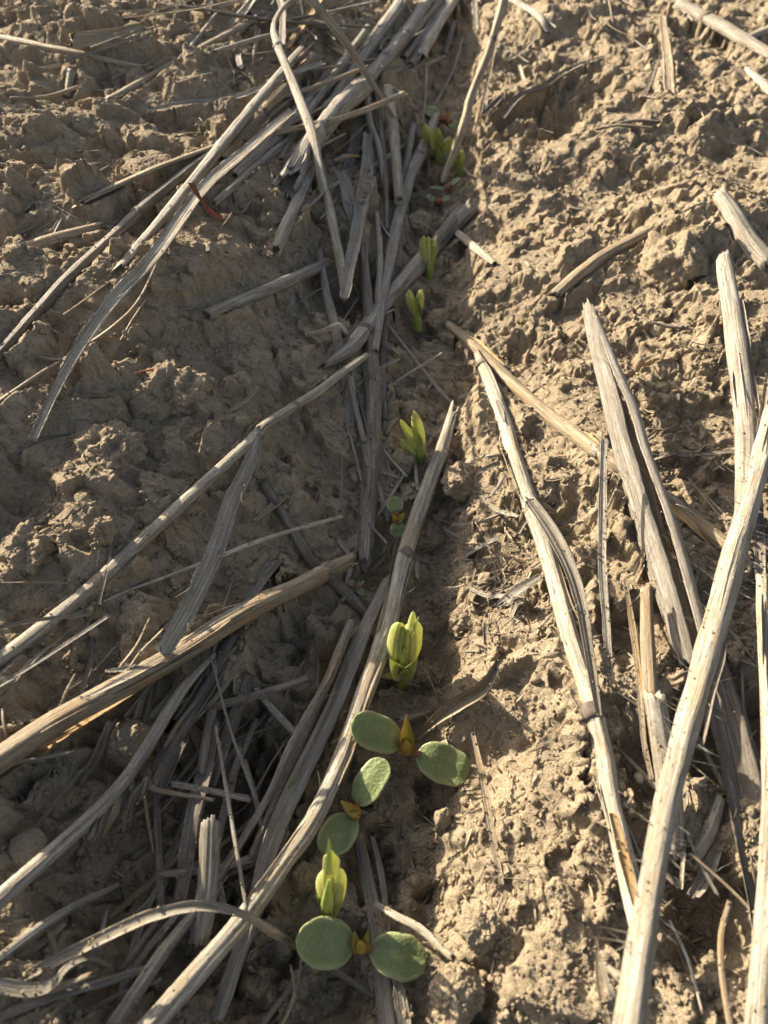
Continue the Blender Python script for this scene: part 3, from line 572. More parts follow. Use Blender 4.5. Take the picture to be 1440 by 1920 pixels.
straw(Bl, 'soil covered narrow strip along the mound left of the black jointed stem', [(886, 1375, 2), (905, 1460), (922, 1560), (940, 1658, 1)], [10, 16, 17, 12], 't', cup=.3)
straw(St, 'pale stick pointing down right from the grey bottom stem', [(702, 1693, 4), (745, 1718), (790, 1742), (850, 1796, 1)], [12, 17, 18, 14], 'p')
straw(Bl, 'outer curl of the blurred blade tuft at the bottom right', [(1128, 1802, 12), (1165, 1835, 16), (1205, 1880, 15), (1235, 1945, 10)], [10, 20, 22, 20], 'b', cup=.3)
straw(Bl, 'inner curl of the blurred blade tuft at the bottom right', [(1126, 1806, 11), (1150, 1870, 13), (1185, 1945, 10)], [8, 16, 18], 'b', cup=.3)
straw(Bl, 'low loose blade of the bottom right tuft', [(1118, 1760, 6), (1124, 1840), (1142, 1935, 6)], [6, 14, 16], 't', cup=.3)
straw(Tw, 'wavy thin twig near the bottom right corner', [(1368, 1690, 5), (1352, 1755), (1354, 1830), (1372, 1940, 4)], [10, 13, 13, 14], 't')
straw(St, 'short cream stem piece in the dark gap right of the hairy stalk', [(1352, 1496, 3), (1330, 1560), (1296, 1622, 2)], [26, 30, 24], 'p')
straw(Bl, 'crumpled grey leaf under the short cream stem piece', [(1350, 1580, 2), (1325, 1640), (1300, 1680, 2)], [20, 36, 24], 'g', cup=.5)
straw(Fi, 'thin curved stalk right of the foot of the hairy stalk', [(1255, 1725, 4), (1290, 1800), (1318, 1900, 2)], [6, 7, 6], 'p')
straw(Bl, 'dark narrow leaf lying level behind the split grey stem', [(1085, 800, 2), (1180, 838), (1270, 852), (1385, 845, 2)], [5, 10, 14, 9], 'd', cup=.3)
straw(Sn, 'thin pale prickle on the dark crumbs under the narrow leaf', [(1336, 882, 1), (1360, 866), (1378, 850, 2)], [4, 5, 3], 'p')
straw(Sn, 'frayed grey splinter on the furrow side of the black jointed stem', [(872, 1042, 2), (900, 1024), (934, 1008, 3)], [8, 13, 9], 'g', fib=6)
straw(Sn, 'pale flat shred pointing at the black jointed stem', [(880, 1104, 2), (915, 1115), (962, 1118, 3)], [8, 15, 10], 'p', fib=6)
straw(Sn, 'shredded fibre tongue under the curved leaf sheath', [(935, 1140, 2), (970, 1108), (1012, 1080, 4)], [22, 26, 14], 'g', fib=12, jag=(1.6, .5))
straw(Sn, 'white torn splinter above the shredded fibre tongue', [(902, 930, 3), (930, 955), (972, 968, 3)], [6, 14, 10], 'p', fib=6)
straw(St, 'slim stem stuck upright in soil left of the split grey stem foot', [(1200, 1010, 3), (1222, 1055), (1230, 1100, 1)], [14, 16, 12], 'g')
straw(Fi, 'fine dark root in the furrow below the yellow sprout', [(782, 1238, 3), (802, 1265), (821, 1312, 1)], [2.5, 3, 2.5], 'p')
straw(Sn, 'thin brown sliver lying across the mid soil by the straight stick', [(840, 680, 2), (858, 684), (875, 682, 2)], [8, 11, 8], 't')
straw(Sn, 'greyish flake on the furrow soil left of the straight stick', [(728, 718, 1), (742, 724), (752, 722, 1)], [6, 9, 5], 'g')
straw(Sn, 'tiny white flake in the furrow left of the straight stick', [(761, 694, 1), (770, 702), (776, 708, 1)], [8, 10, 4], 'p')
straw(Fi, 'thin bent stick on the top soil right of the shaded hollow', [(1115, 242, 2), (1160, 236), (1225, 240, 2)], [6, 9, 6], 't')
straw(Tw, 'dark short twig above the thin bent stick', [(1155, 232, 2), (1190, 226), (1238, 228, 2)], [5, 8, 5], 'd')
straw(Sn, 'silvery root scrap on the right soil rows', [(1352, 268, 1), (1395, 272), (1430, 290, 1)], [6, 9, 5], 'g')
straw(Bl, 'dim grey shred in the shade left of the pale blade foot', [(470, 1165, 1), (480, 1120), (492, 1085, 2)], [10, 14, 12], 'g')
straw(Tw, 'thin upright twig by the fine cracked soil at top, left of the bundle', [(472, 128, 2), (478, 90), (488, 55, 4)], [5, 6, 4], 't')
straw(Bl, 'pale stem end poking in at the top edge above the level grey stem', [(432, 45, 3), (455, 20), (478, -10, 6)], [18, 24, 24], 'p')
straw(Fi, 'fine grass thread crossing the dim top left soil', [(90, 32, 1), (160, 22), (232, 3, 2)], [4, 5, 3], 'p')
straw(Tw, 'brown bent twig on the sunlit left ridge', [(225, 640, 1), (248, 600), (275, 560, 1)], [4, 4, 3], 't')
straw(Sp, 'grey half stem lying beside the smooth grey one in the bundle', [(775, 235, 3), (763, 300), (752, 350, 3)], [14, 16, 12], 'g')
straw(Fi, 'thin fibre hanging right of the white clean stem', [(800, 120, 6), (798, 180), (790, 235, 3)], [4, 4, 4], 'g')
straw(Bl, 'torn brown husk caught between the stems of the bundle', [(628, 300, 5), (650, 290), (672, 292, 5)], [8, 16, 8], 't', cup=.6)
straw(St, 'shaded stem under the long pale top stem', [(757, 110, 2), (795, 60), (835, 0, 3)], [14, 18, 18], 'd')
straw(Bl, 'dark bark flake beside the shaded hollow at upper right', [(905, 215, 2), (925, 195), (940, 180, 3)], [14, 22, 12], 'd', cup=.5)

# --- red husk scraps
straw(Bl, 'twisted red orange husk scrap beside the straight grey stem', [(358, 342, 17), (368, 360), (380, 378), (392, 394), (412, 410, 13)], [13, 12, 7, 13, 12], 'r', cup=.4, jag=(.3, .3))
o = straw(Fi, 'dark spike on the soil right of the red husk scrap', [(417, 424, 1), (432, 405), (447, 378, 5)], [3, 5, 2], 'd')
straw(Fi, 'reddish thread on the big left clod', [(252, 700, 3), (290, 692), (338, 688, 3)], [3, 5, 5], 'r')

# --- shredded leaf clump under the pinkish grey stem
def shred_clump():
    base = at(215, 1545, 2)
    root = empty('shredded_leaf', base, 'clump of shredded brown leaf hanging under the pinkish grey stem', 'dead leaf')
    rs = random.Random(4)
    for k in range(11):
        x0 = 165+k*12+rs.uniform(-5, 5); y0 = 1530-k*9+rs.uniform(-6, 6)
        pts = [(x0+25, y0-10, 7), (x0+10, y0+25, 6), (x0-5+rs.uniform(-14, 14), y0+62+rs.uniform(-10, 20), 2)]
        P, W = locate(pts, [8, 17, 6]); mb = MB()
        sweep(mb, P, W, 'b', 300+k, cup=.4, roll=rs.uniform(-50, 50), jag=(.8, 1.5), twist=rs.uniform(-60, 60))
        mb.build('shred', M['t' if k % 2 else 'd'], parent=root, origin=base)
shred_clump()

# --- stems filling the depth of the bundle and of the dark litter
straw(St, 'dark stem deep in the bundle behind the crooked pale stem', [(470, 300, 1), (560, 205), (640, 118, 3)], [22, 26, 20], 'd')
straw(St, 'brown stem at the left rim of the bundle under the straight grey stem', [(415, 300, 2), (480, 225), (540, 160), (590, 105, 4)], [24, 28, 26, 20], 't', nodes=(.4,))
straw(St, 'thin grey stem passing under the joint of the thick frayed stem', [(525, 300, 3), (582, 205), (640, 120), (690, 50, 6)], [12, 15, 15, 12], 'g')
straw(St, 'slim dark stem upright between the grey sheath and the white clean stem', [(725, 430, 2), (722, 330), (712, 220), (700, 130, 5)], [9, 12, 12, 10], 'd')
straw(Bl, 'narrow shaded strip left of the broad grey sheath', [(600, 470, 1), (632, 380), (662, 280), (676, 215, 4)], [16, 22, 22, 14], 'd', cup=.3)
straw(St, 'grey stem crossing low under the white clean stem', [(775, 330, 1), (800, 265), (818, 215, 2)], [16, 18, 16], 'g')
straw(St, 'brownish thin stem slanting behind the long pale top stem', [(720, 120, 3), (775, 60), (820, 8), (835, -12, 6)], [12, 14, 14, 12], 't')
straw(St, 'dull stem reaching the top edge above the yellow tan strip', [(770, 122, 3), (800, 70), (838, 15), (850, -12, 5)], [14, 18, 18, 18], 'd')
straw(Fi, 'fine grey stalk bent along the right rim of the bundle', [(868, 70, 3), (850, 130), (812, 205), (800, 250, 2)], [4, 5, 5, 4], 'g')
straw(St, 'half hidden grey stem along the row right of the dark spotted stem', [(735, 505, 1), (722, 600), (716, 700), (722, 790, 1)], [16, 18, 16, 12], 'd')
straw(Bl, 'thin pale shred pressed on the side of the dark spotted stem', [(716, 690, 3), (722, 780), (726, 860), (734, 925, 2)], [7, 10, 9, 6], 'g', cup=.4)
straw(Bl, 'slim dark strip leaning in the litter behind the boxy sheath', [(420, 1700, 1), (405, 1600), (428, 1490), (452, 1400, 3)], [14, 18, 18, 12], 'd', cup=.2)
straw(Bl, 'wide dim strip in the litter between the two greenish stalks', [(398, 1470, 1), (420, 1400), (446, 1330), (470, 1262, 2)], [20, 26, 26, 20], 'd', cup=.2)
straw(St, 'dim stem lying flat under the boxy sheath toward the shaded dark stem', [(300, 1640, 1), (400, 1628), (490, 1605), (540, 1588, 1)], [16, 18, 16, 12], 'd')
straw(Bl, 'grey strip leaning below the arching blade at the bottom', [(230, 1850, 1), (275, 1780), (318, 1730), (350, 1690, 2)], [10, 14, 14, 10], 'g', cup=.3)
straw(Tw, 'thin twig dangling in the dark at the bottom left of the long bright stem', [(140, 1915, 1), (210, 1870), (300, 1838, 2)], [6, 8, 6], 'd')
straw(Bl, 'pale narrow strip standing left of the shaded dark stem top', [(470, 1690, 3), (500, 1640), (540, 1560, 4)], [12, 14, 10], 'g', cup=.3)
straw(St, 'grey stem beneath the pale split half stem, running parallel to it', [(612, 1300, 1), (566, 1400), (505, 1530), (470, 1612, 1)], [16, 20, 22, 18], 'd')
straw(St, 'short dark stem wedged under the orange stem and the pinkish grey stem', [(150, 1470, 1), (180, 1420), (208, 1352, 1)], [18, 22, 18], 'd')
straw(Fi, 'pale fine stalk on the dim soil by the yellowish stone', [(60, 1505, 1), (85, 1460), (104, 1425, 3)], [5, 6, 4], 't')
straw(Fi, 'thin rootlet in the dark soil at the bottom, under the lowest seedling', [(545, 1810, 2), (552, 1860), (535, 1910), (515, 1935, 1)], [5, 6, 6, 5], 't')
straw(Fi, 'thin strand hanging from the arching blade near the lowest seedling', [(566, 1780, 5), (560, 1835), (548, 1890, 1)], [4, 5, 4], 't')
straw(Bl, 'dead grey strip behind the white stem at the right edge', [(1418, 900, 3), (1424, 1000), (1428, 1090, 3)], [20, 26, 22], 'g', cup=.3)
straw(Bl, 'brown sheath strip wrapped along the upper right rim of the hairy stalk', [(1440, 700, 14), (1428, 790), (1414, 880, 12)], [10, 15, 10], 't', cup=.4)
straw(St, 'short stem piece poking from the sunny crust below the top right stem', [(1400, 130, 1), (1432, 160), (1460, 190, 2)], [16, 20, 20], 'p')
straw(Bl, 'thin flake on the sunny crust left of the weathered top stick', [(905, 130, 1), (928, 96), (946, 60, 3)], [5, 8, 5], 'p')
# ------------------------------------------------------------------ green plants
def leaf(mb, base, tip, facing, W, cup=.2, curl=.0, thick=.05, prof='oval', fold=0., seed=0, nu=16, nv=11, vee=0., rip=.07):
    """closed leaf from base to tip (mm); facing: which way the upper face looks; W full width"""
    rs = np.random.RandomState(seed)
    base = np.array(base, float); tip = np.array(tip, float); t = tip-base; L = np.linalg.norm(t); t /= L; rs2 = np.random.RandomState(seed+50); ph0 = rs2.uniform(0, 6); rr = n1(rs2, nv, 6)
    n = np.array(facing, float); n -= t*n.dot(t); n /= np.linalg.norm(n); s = np.cross(t, n)
    u = np.linspace(0, 1, nu)
    if prof == 'oval': wd = np.sqrt(np.clip(1-(2*u-1)**2, 0, 1))**.92*(1+.10*(u-.5)); wd[0] = .10; wd[-1] = .12
    elif prof == 'lens': wd = np.sin(np.pi*np.clip(u, .0, 1)**.9)**.72; wd[0] = .3; wd[-1] = .05
    elif prof == 'point': wd = np.sin(np.pi*np.clip(u, 0, 1)**.75)**.8*(1-.25*u); wd[0] = .25; wd[-1] = .03
    elif prof == 'strap': wd = np.clip(np.minimum(.55+u*1.2, 1), 0, 1)*np.clip((1-u)*5, .1, 1)
    elif prof == 'awl': wd = (1-u)**.8+.02
    v = np.linspace(-1, 1, nv)
    top = np.zeros((nu, nv, 3)); bot = np.zeros((nu, nv, 3)); e = 1+.07*n1(rs, nu, 7)
    for i in range(nu):
        c = base+t*L*u[i]+n*L*curl*np.sin(u[i]*math.pi*.5)**2
        hw = W*.5*wd[i]*e[i]; ang = v*fold
        x = hw*(np.sin(ang)/fold if fold else v); z = hw*((1-np.cos(ang))/fold if fold else 0)+cup*hw*v*v+vee*hw*np.abs(v)
        z = z+rip*hw*rr+rip*hw*.8*np.sin(u[i]*9+ph0)
        th = thick*W*np.sqrt(np.clip(1-v*v*.92, .03, 1))*min(1, .35+2*min(u[i], 1-u[i])*2)
        top[i] = c+s*x[:, None]+n*(z+th*.5)[:, None]; bot[i] = c+s*x[:, None]+n*(z-th*.5)[:, None]
    V = np.concatenate([top.reshape(-1, 3), bot.reshape(-1, 3)]); off = nu*nv
    Q = []; U = []
    for i in range(nu-1):
        for j in range(nv-1):
            a, b, c, d = i*nv+j, i*nv+j+1, (i+1)*nv+j+1, (i+1)*nv+j
            uu = [(u[i], (v[j]+1)/2), (u[i], (v[j+1]+1)/2), (u[i+1], (v[j+1]+1)/2), (u[i+1], (v[j]+1)/2)]
            Q += [(a, d, c, b), (a+off, b+off, c+off, d+off)]; U += [[uu[0], uu[3], uu[2], uu[1]], uu]
        for j in (0, nv-1):
            a, d = i*nv+j, (i+1)*nv+j; jj = (v[j]+1)/2
            q = (a, a+off, d+off, d) if j == 0 else (a, d, d+off, a+off)
            Q.append(q); U.append([(u[i], jj), (u[i], jj), (u[i+1], jj), (u[i+1], jj)] if j == 0 else [(u[i], jj), (u[i+1], jj), (u[i+1], jj), (u[i], jj)])
    for i in (0, nu-1):
        for j in range(nv-1):
            a, b = i*nv+j, i*nv+j+1
            Q.append((a, b, b+off, a+off) if i == 0 else (a, a+off, b+off, b)); U.append([(u[i], .5)]*4)
    mb.add(V, Q, None, np.array(U))
def stalk(mb, P, W, seed=0, K=12):
    n = 10; C = catmull(P, n); T, Nn, S = frames(C); Wd = np.interp(np.linspace(0, 1, n), np.linspace(0, 1, len(W)), W)
    a = np.linspace(0, 2*math.pi, K, endpoint=False)
    s = np.concatenate([[0], np.cumsum(np.linalg.norm(np.diff(C, axis=0), axis=1))])
    rings = [C[i]+(S[i]*np.cos(a)[:, None]+Nn[i]*np.sin(a)[:, None])*Wd[i]*.5 for i in range(n)]
    loft(mb, rings, s/s[-1], a/(2*math.pi))
TOCAM = -FWD
def up_at(px, py, lift=0.): return at(px, py, lift)
def mm_per_px(px, py, lift=0.): return hit(px, py, lift)/F
def free(px, py, ref, toward=0.):
    """point behind picture point (px, py) at the depth of the space point ref, moved toward the viewer by mm"""
    d = (np.array(ref)-EYE).dot(FWD)-toward
    return EYE+ray(px, py)*d
def room(P, r=4): ROOMY.append((P[0], P[1], P[2], r))

def seedling(label, foot, cots, young, lift=3., group='broad leaved seedlings'):
    """foot: picture point of the crown; cots: (base px, tip px, width px, tilt toward viewer, roll); young: list of (base, tip, width px, material, fold)"""
    ground = at(foot[0], foot[1], 0); crown = at(foot[0], foot[1], lift); k = (crown-EYE).dot(FWD)/F
    root = empty('seedling', ground-np.array([0, 0, 1.0]), label, 'seedling', group); o0 = ground-np.array([0, 0, 1.0])
    mb = MB(); stalk(mb, [ground-np.array([0, 0, 2.0]), (ground+crown)/2, crown], [10*k, 11*k, 12*k]); mb.build('stem', M['cotred'], root, o0)
    for q, (b, t, wpx, fwd, rl) in enumerate(cots):
        B = free(b[0], b[1], crown); Tp = free(t[0], t[1], crown, fwd)
        f = np.array([rl, -.15, 1.0])
        # keep the picture width of the oval: facing mostly up and to the viewer
        mb = MB(); leaf(mb, B, Tp, f, wpx*k, cup=.17, curl=-.04, thick=.16, prof='oval', nu=26, nv=15, seed=q+len(label)); o = mb.build('cotyledon', M['cot'], root, o0)
        mb = MB(); stalk(mb, [crown-np.array([0, 0, .4]), (crown+B)/2, B+(Tp-B)*.06], [12*k, 10*k, 13*k]); mb.build('leaf_stalk', M['cotred'], root, o0)
        mid = (B+Tp)/2; L = np.linalg.norm(Tp-B)
        for s in np.linspace(.1, 1, 6): p = B+(Tp-B)*s; ROOMY.append((p[0], p[1], p[2]-.4, wpx*k*.5))
    for q, (b, t, wpx, mt, fold, up) in enumerate(young):
        B = free(b[0], b[1], crown); Tp = free(t[0], t[1], crown, up)
        mb = MB(); leaf(mb, B, Tp, TOCAM+np.array([0, -.1, .3]), wpx*k, cup=.1, fold=fold, thick=.09, prof='point', seed=7+q, nu=14); mb.build('young_leaf', M[mt], root, o0)
    room(crown-np.array([0, 0, 2]), 4)
    return root
seedling('largest green seedling beside the long bright stem, with two upright red edged young leaves', (765, 1412),
         [((752, 1392), (660, 1356), 72, 5.0, -.22), ((782, 1412), (880, 1452), 74, 1.0, -.4)],
         [((764, 1412), (762, 1340), 40, 'young', 1.25, 4), ((764, 1418), (762, 1388), 36, 'youngo', -1.1, 3.5), ((758, 1410), (740, 1398), 18, 'young', .6, 1)], lift=7)
seedling('green seedling with an orange bud, one leaf raised and one hanging lower left', (672, 1524),
         [((668, 1508), (722, 1424), 60, -1.5, -.15), ((664, 1530), (605, 1600), 66, 5.0, -.35)],
         [((676, 1528), (638, 1500), 30, 'youngo', .9, 2), ((676, 1530), (648, 1524), 20, 'young', .6, 1.5)], lift=7)
seedling('lowest green seedling with a small reddish cupped bud between two round leaves', (676, 1778),
         [((664, 1774), (557, 1762), 82, 4.0, -.1), ((694, 1778), (800, 1806), 78, 1.0, -.3)],
         [((672, 1786), (664, 1744), 28, 'young', 1.3, 1.2), ((682, 1786), (690, 1744), 28, 'young', 1.3, 1.5), ((678, 1790), (677, 1764), 34, 'youngo', -1.2, 2.6)], lift=6.5)
seedling('small shaded seedling with a yellow bud against the dark spotted stem', (746, 974),
         [((742, 962), (738, 931), 32, .5, .1), ((744, 980), (748, 1008), 30, 1.0, 0)],
         [((744, 978), (759, 962), 18, 'young', .8, 2), ((744, 978), (736, 964), 16, 'youngo', .8, 2)], lift=7)
seedling('tiny seedling with pale leaves under the cut end of the thick split stem', (670, 1100),
         [((668, 1102), (684, 1116), 13, .5, 0), ((666, 1098), (655, 1090), 12, .5, 0)], [((670, 1100), (674, 1088), 5, 'sproutd', .5, 1)], lift=3)
seedling('tiny dim seedling in the litter left of the pale split half stem', (540, 1484),
         [((536, 1486), (516, 1500), 20, .5, 0), ((544, 1480), (554, 1462), 14, .5, 0)], [((540, 1484), (541, 1470), 6, 'sproutd', .5, 1)], lift=3)
seedling('dark seedling in the shade above the topmost sprout', (836, 222),
         [((826, 222), (796, 202), 32, .5, 0), ((842, 230), (862, 242), 26, .5, 0)], [((838, 222), (846, 206), 9, 'youngo', .5, 2)], lift=3)
seedling('seedling with one sunlit leaf at the foot of the tall leaning stem', (840, 350),
         [((845, 348), (862, 332), 13, 1, -.3), ((836, 354), (806, 350), 10, .5, .3)], [((838, 352), (840, 344), 5, 'sproutd', .5, 1)], lift=3)
seedling('shaded green seedling just below the one at the leaning stem foot', (822, 378),
         [((816, 378), (800, 366), 18, .5, .2), ((828, 378), (842, 368), 16, .5, -.2)], [((822, 378), (822, 370), 5, 'sproutd', .5, 1)], lift=1.5)
seedling('pale edged seedling close behind the bud sprout near the soil lump', (812, 440),
         [((816, 440), (832, 448), 16, .5, 0), ((806, 438), (798, 428), 20, .5, 0)], [((810, 438), (812, 428), 7, 'sproutd', .5, 1)], lift=3)
seedling('minute green seedling right of the yellow sprout in the furrow shade', (772, 1160),
         [((768, 1162), (752, 1168), 15, .5, 0), ((776, 1158), (790, 1166), 14, .5, 0)], [((772, 1160), (773, 1152), 5, 'sproutd', .5, 1)], lift=2)

def sprout(label, foot, top, stem_w, parts, lift_top):
    """foot/top: picture points of the stem; parts: (name, base px, tip px, width px, profile, fold, toward, material)"""
    ground = at(foot[0], foot[1], 0); k = (ground-EYE).dot(FWD)/F
    o0 = ground-np.array([0, 0, 1.5])
    root = empty('sprout', o0, label, 'sprout', 'yellow green sprouts along the seed row')
    # the stem stands upright: find the height whose picture falls at the top point
    best = None
    for h in np.linspace(.5, 40, 160):
        p = ground+np.array([0, 0, h]); v = p-EYE; d = v.dot(FWD); py = 960-v.dot(UP)/d*F
        if best is None or abs(py-top[1]) < best[0]: best = (abs(py-top[1]), h, d)
    h, dtop = best[1], best[2]
    Tp = EYE+ray(top[0], top[1])*dtop
    mb = MB(); stalk(mb, [o0, ground+(Tp-ground)*.5, Tp], [stem_w*k, stem_w*k*.9, stem_w*k*.12]); mb.build('stem', M['sproutd'], root, o0)
    def sp(p, tw):       # depth between foot and top by height in the picture
        f = np.clip((foot[1]-p[1])/max(1, foot[1]-top[1]), -.3, 1.8)
        d = (ground-EYE).dot(FWD)*(1-f)+dtop*f-tw
        return EYE+ray(p[0], p[1])*d
    for q, (nm, b, t, wpx, prof, fold, tw, mt) in enumerate(parts):
        wpx = wpx*(.8 if foot[1] < 1000 else .92); B, Tq = sp(b, tw*.4), sp(t, tw)
        mb = MB(); leaf(mb, B, Tq, TOCAM*(1 if fold >= 0 else -1), wpx*k, cup=0, fold=abs(fold)*.8, vee=.45 if abs(fold) > 1.1 else 0, curl=.08 if prof != 'awl' else 0, thick=.055, prof='lens' if prof == 'oval' else prof, seed=q+foot[0], nu=22); mb.build(nm, M[mt], root, o0)
    ROOMY.append((ground[0], ground[1], ground[2]+.3, 5)); ROOMY.append((ground[0], ground[1]-5, ground[2], 4))
    return root
sprout('tallest yellow green sprout standing right of the long bright stem', (752, 1282), (758, 1215), 22,
       [('leaflet', (738, 1258), (748, 1180), 46, 'oval', -1.4, .3, 'sprout'), ('leaflet', (768, 1262), (778, 1178), 50, 'oval', -1.4, .2, 'sprout'),
        ('leaflet', (748, 1258), (755, 1186), 32, 'oval', -1.2, .8, 'sproutd'), ('leaflet', (761, 1260), (764, 1192), 26, 'point', -1.2, 1.1, 'sprout'), ('leaflet', (754, 1260), (750, 1206), 18, 'point', -1.2, 1.5, 'sproutd'),
        ('scale_leaf', (757, 1266), (728, 1230), 40, 'oval', 1.3, 2.0, 'sprout'), ('scale_leaf', (760, 1264), (714, 1270), 24, 'point', -1.0, 2.6, 'sprout'),
        ('scale_leaf', (754, 1270), (786, 1226), 34, 'point', 1.2, 2.4, 'sprout'),
        ('tip', (771, 1198), (775, 1152), 22, 'point', -1.3, .3, 'sprout'), ('tip', (774, 1184), (785, 1156), 9, 'awl', -1.0, .2, 'sprout'), ('tip', (771, 1180), (774, 1147), 8, 'awl', -1.0, .1, 'sprout')], 12)
sprout('sprout with a plump round bud and a pointed sheath above the lowest green seedling', (612, 1722), (616, 1650), 24,
       [('sheath', (616, 1690), (619, 1622), 30, 'strap', -.8, -.8, 'sprout'), ('tip', (617, 1640), (617, 1570), 14, 'awl', -.7, -1.2, 'sproutd'), ('tip', (630, 1672), (634, 1616), 11, 'awl', -.7, -.4, 'sprout'),
        ('bud', (606, 1724), (608, 1658), 46, 'oval', -1.3, .9, 'sprout'), ('bud', (627, 1722), (632, 1656), 44, 'oval', -1.3, .9, 'sprout'), ('bud', (617, 1728), (622, 1666), 20, 'point', -1.3, 1.5, 'sproutd'),
        ('bud', (612, 1726), (607, 1676), 16, 'point', -1.2, 1.9, 'sprout'), ('scale_leaf', (610, 1724), (593, 1690), 18, 'point', -.9, .4, 'sproutd')], 8)
sprout('sprout fanning four leaflets to the upper left beside the top of the long bright stem', (788, 864), (786, 826), 22,
       [('leaflet', (788, 846), (754, 790), 24, 'oval', -1.3, 1.4, 'sprout'), ('leaflet', (796, 846), (778, 774), 32, 'oval', -1.4, .6, 'sprout'),
        ('leaflet', (790, 838), (768, 794), 20, 'oval', 1.3, .8, 'sproutd'), ('leaflet', (788, 862), (755, 826), 28, 'oval', -1.4, 2.4, 'sprout'),
        ('tip', (775, 790), (768, 780), 5, 'awl', -1, .6, 'sprout')], 8)
sprout('slender sprout with a small split bud, third from the top of the row', (784, 614), (779, 572), 17,
       [('leaflet', (779, 594), (768, 546), 26, 'oval', -1.4, .5, 'sprout'), ('leaflet', (783, 594), (779, 556), 24, 'oval', 1.4, .3, 'sproutd'), ('leaflet', (785, 594), (789, 546), 24, 'oval', -1.4, .6, 'sprout'),
        ('tip', (772, 556), (765, 545), 7, 'awl', -.8, .5, 'sprout'), ('tip', (788, 556), (793, 542), 7, 'awl', -.8, .5, 'sprout')], 8)
sprout('sunlit closed bud sprout at the end of the fibrous crossing stem', (806, 518), (804, 484), 18,
       [('bud', (802, 504), (795, 444), 30, 'oval', -1.5, .6, 'sprout'), ('bud', (806, 504), (804, 446), 32, 'oval', -1.5, 1.1, 'sprout'), ('bud', (808, 504), (815, 448), 26, 'oval', -1.4, .4, 'sproutd'),
        ('tip', (812, 462), (819, 440), 9, 'awl', -.8, .6, 'sprout')], 7)
sprout('topmost sprout with open yellow leaflets in the shade of the tall leaning stem', (824, 302), (818, 266), 17,
       [('leaflet', (816, 280), (798, 232), 30, 'oval', -1.3, .6, 'sprout'), ('leaflet', (818, 280), (812, 238), 34, 'oval', 1.2, .3, 'sprout'), ('leaflet', (822, 280), (821, 240), 24, 'oval', -1.3, .8, 'sproutd'),
        ('leaflet', (824, 292), (843, 258), 30, 'oval', -1.3, 1.2, 'sprout'), ('leaflet', (822, 296), (830, 266), 22, 'point', -1.3, 1.6, 'sproutd')], 8)
sprout('little green sprout half hidden behind the tall leaning stem', (860, 324), (861, 300), 14,
       [('leaflet', (858, 318), (853, 284), 22, 'oval', -1.3, .6, 'sproutd'), ('leaflet', (862, 318), (867, 282), 22, 'oval', -1.3, .8, 'sprout')], 6)
# ------------------------------------------------------------------ loose clods and pebbles, each a thing of its own
_ico = {}
def ico(sub):
    if sub in _ico: return _ico[sub]
    t = (1+5**.5)/2
    V = [(-1, t, 0), (1, t, 0), (-1, -t, 0), (1, -t, 0), (0, -1, t), (0, 1, t), (0, -1, -t), (0, 1, -t), (t, 0, -1), (t, 0, 1), (-t, 0, -1), (-t, 0, 1)]
    V = [np.array(v)/np.linalg.norm(v) for v in V]
    Fc = [(0, 11, 5), (0, 5, 1), (0, 1, 7), (0, 7, 10), (0, 10, 11), (1, 5, 9), (5, 11, 4), (11, 10, 2), (10, 7, 6), (7, 1, 8), (3, 9, 4), (3, 4, 2), (3, 2, 6), (3, 6, 8), (3, 8, 9), (4, 9, 5), (2, 4, 11), (6, 2, 10), (8, 6, 7), (9, 8, 1)]
    for _ in range(sub):
        mid = {}; NF = []
        def m(a, b):
            k = (min(a, b), max(a, b))
            if k not in mid:
                p = V[a]+V[b]; V.append(p/np.linalg.norm(p)); mid[k] = len(V)-1
            return mid[k]
        for a, b, c in Fc:
            x, y, z = m(a, b), m(b, c), m(c, a); NF += [(a, x, z), (b, y, x), (c, z, y), (x, y, z)]
        Fc = NF
    _ico[sub] = (np.array(V), np.array(Fc)); return _ico[sub]
def lump(name, label, cat, px, py, wpx, hpx=None, sink=.3, mat='clod', seed=0, rough=.28, group=None, elong=0., sub=5):
    hpx = hpx or wpx*.8; P = at(px, py); k = (P-EYE).dot(FWD)/F; rs = np.random.RandomState(seed+777)
    V, Fc = ico(sub); R = np.array([wpx*.5*k, wpx*.5*k*rs.uniform(.85, 1.15), hpx*.55*k])
    off = Vector(rs.uniform(-50, 50, 3))
    D = np.array([1+rough*mnoise.fractal(Vector(v)*1.5+off, .9, 2.2, 6)+rough*.45*abs(mnoise.noise(Vector(v)*4+off)) - rough*.5*max(0, mnoise.noise(Vector(v)*2.4-off)) for v in V])
    W = V*D[:, None]*R
    a = math.radians(elong); W = W@np.array([[math.cos(a), math.sin(a), 0], [-math.sin(a), math.cos(a), 0], [0, 0, 1]])
    c = P+np.array([0, 0, R[2]*(1-2*sink)*.6])
    mb = MB(); mb.add(W+c, None, Fc); o = mb.build(name, M[mat], origin=P)
    return tag(o, label, cat, group)
cl = 'loose soil clods'
lump('soil_clod', 'biggest rounded soil clod in the sunny upper right, above the brown pebble', 'clod', 1262, 502, 120, 100, .45, seed=1, group=cl)
lump('soil_clod', 'cracked clod carrying the reddish thread on the shaded left bank', 'clod', 322, 745, 130, 95, .5, seed=2, group=cl, rough=.4)
lump('soil_clod', 'rounded clod hidden in the furrow shade left of the closed bud sprout', 'clod', 784, 432, 52, 50, .3, seed=3, group=cl)
lump('soil_clod', 'rugged clod under the left clods with its left rim in the sun', 'clod', 205, 850, 120, 80, .5, seed=4, group=cl, rough=.4)
lump('soil_clod', 'dim clod beside the small seedling with the yellow bud, below the fanning sprout', 'clod', 755, 872, 44, 46, .3, seed=5, group=cl)
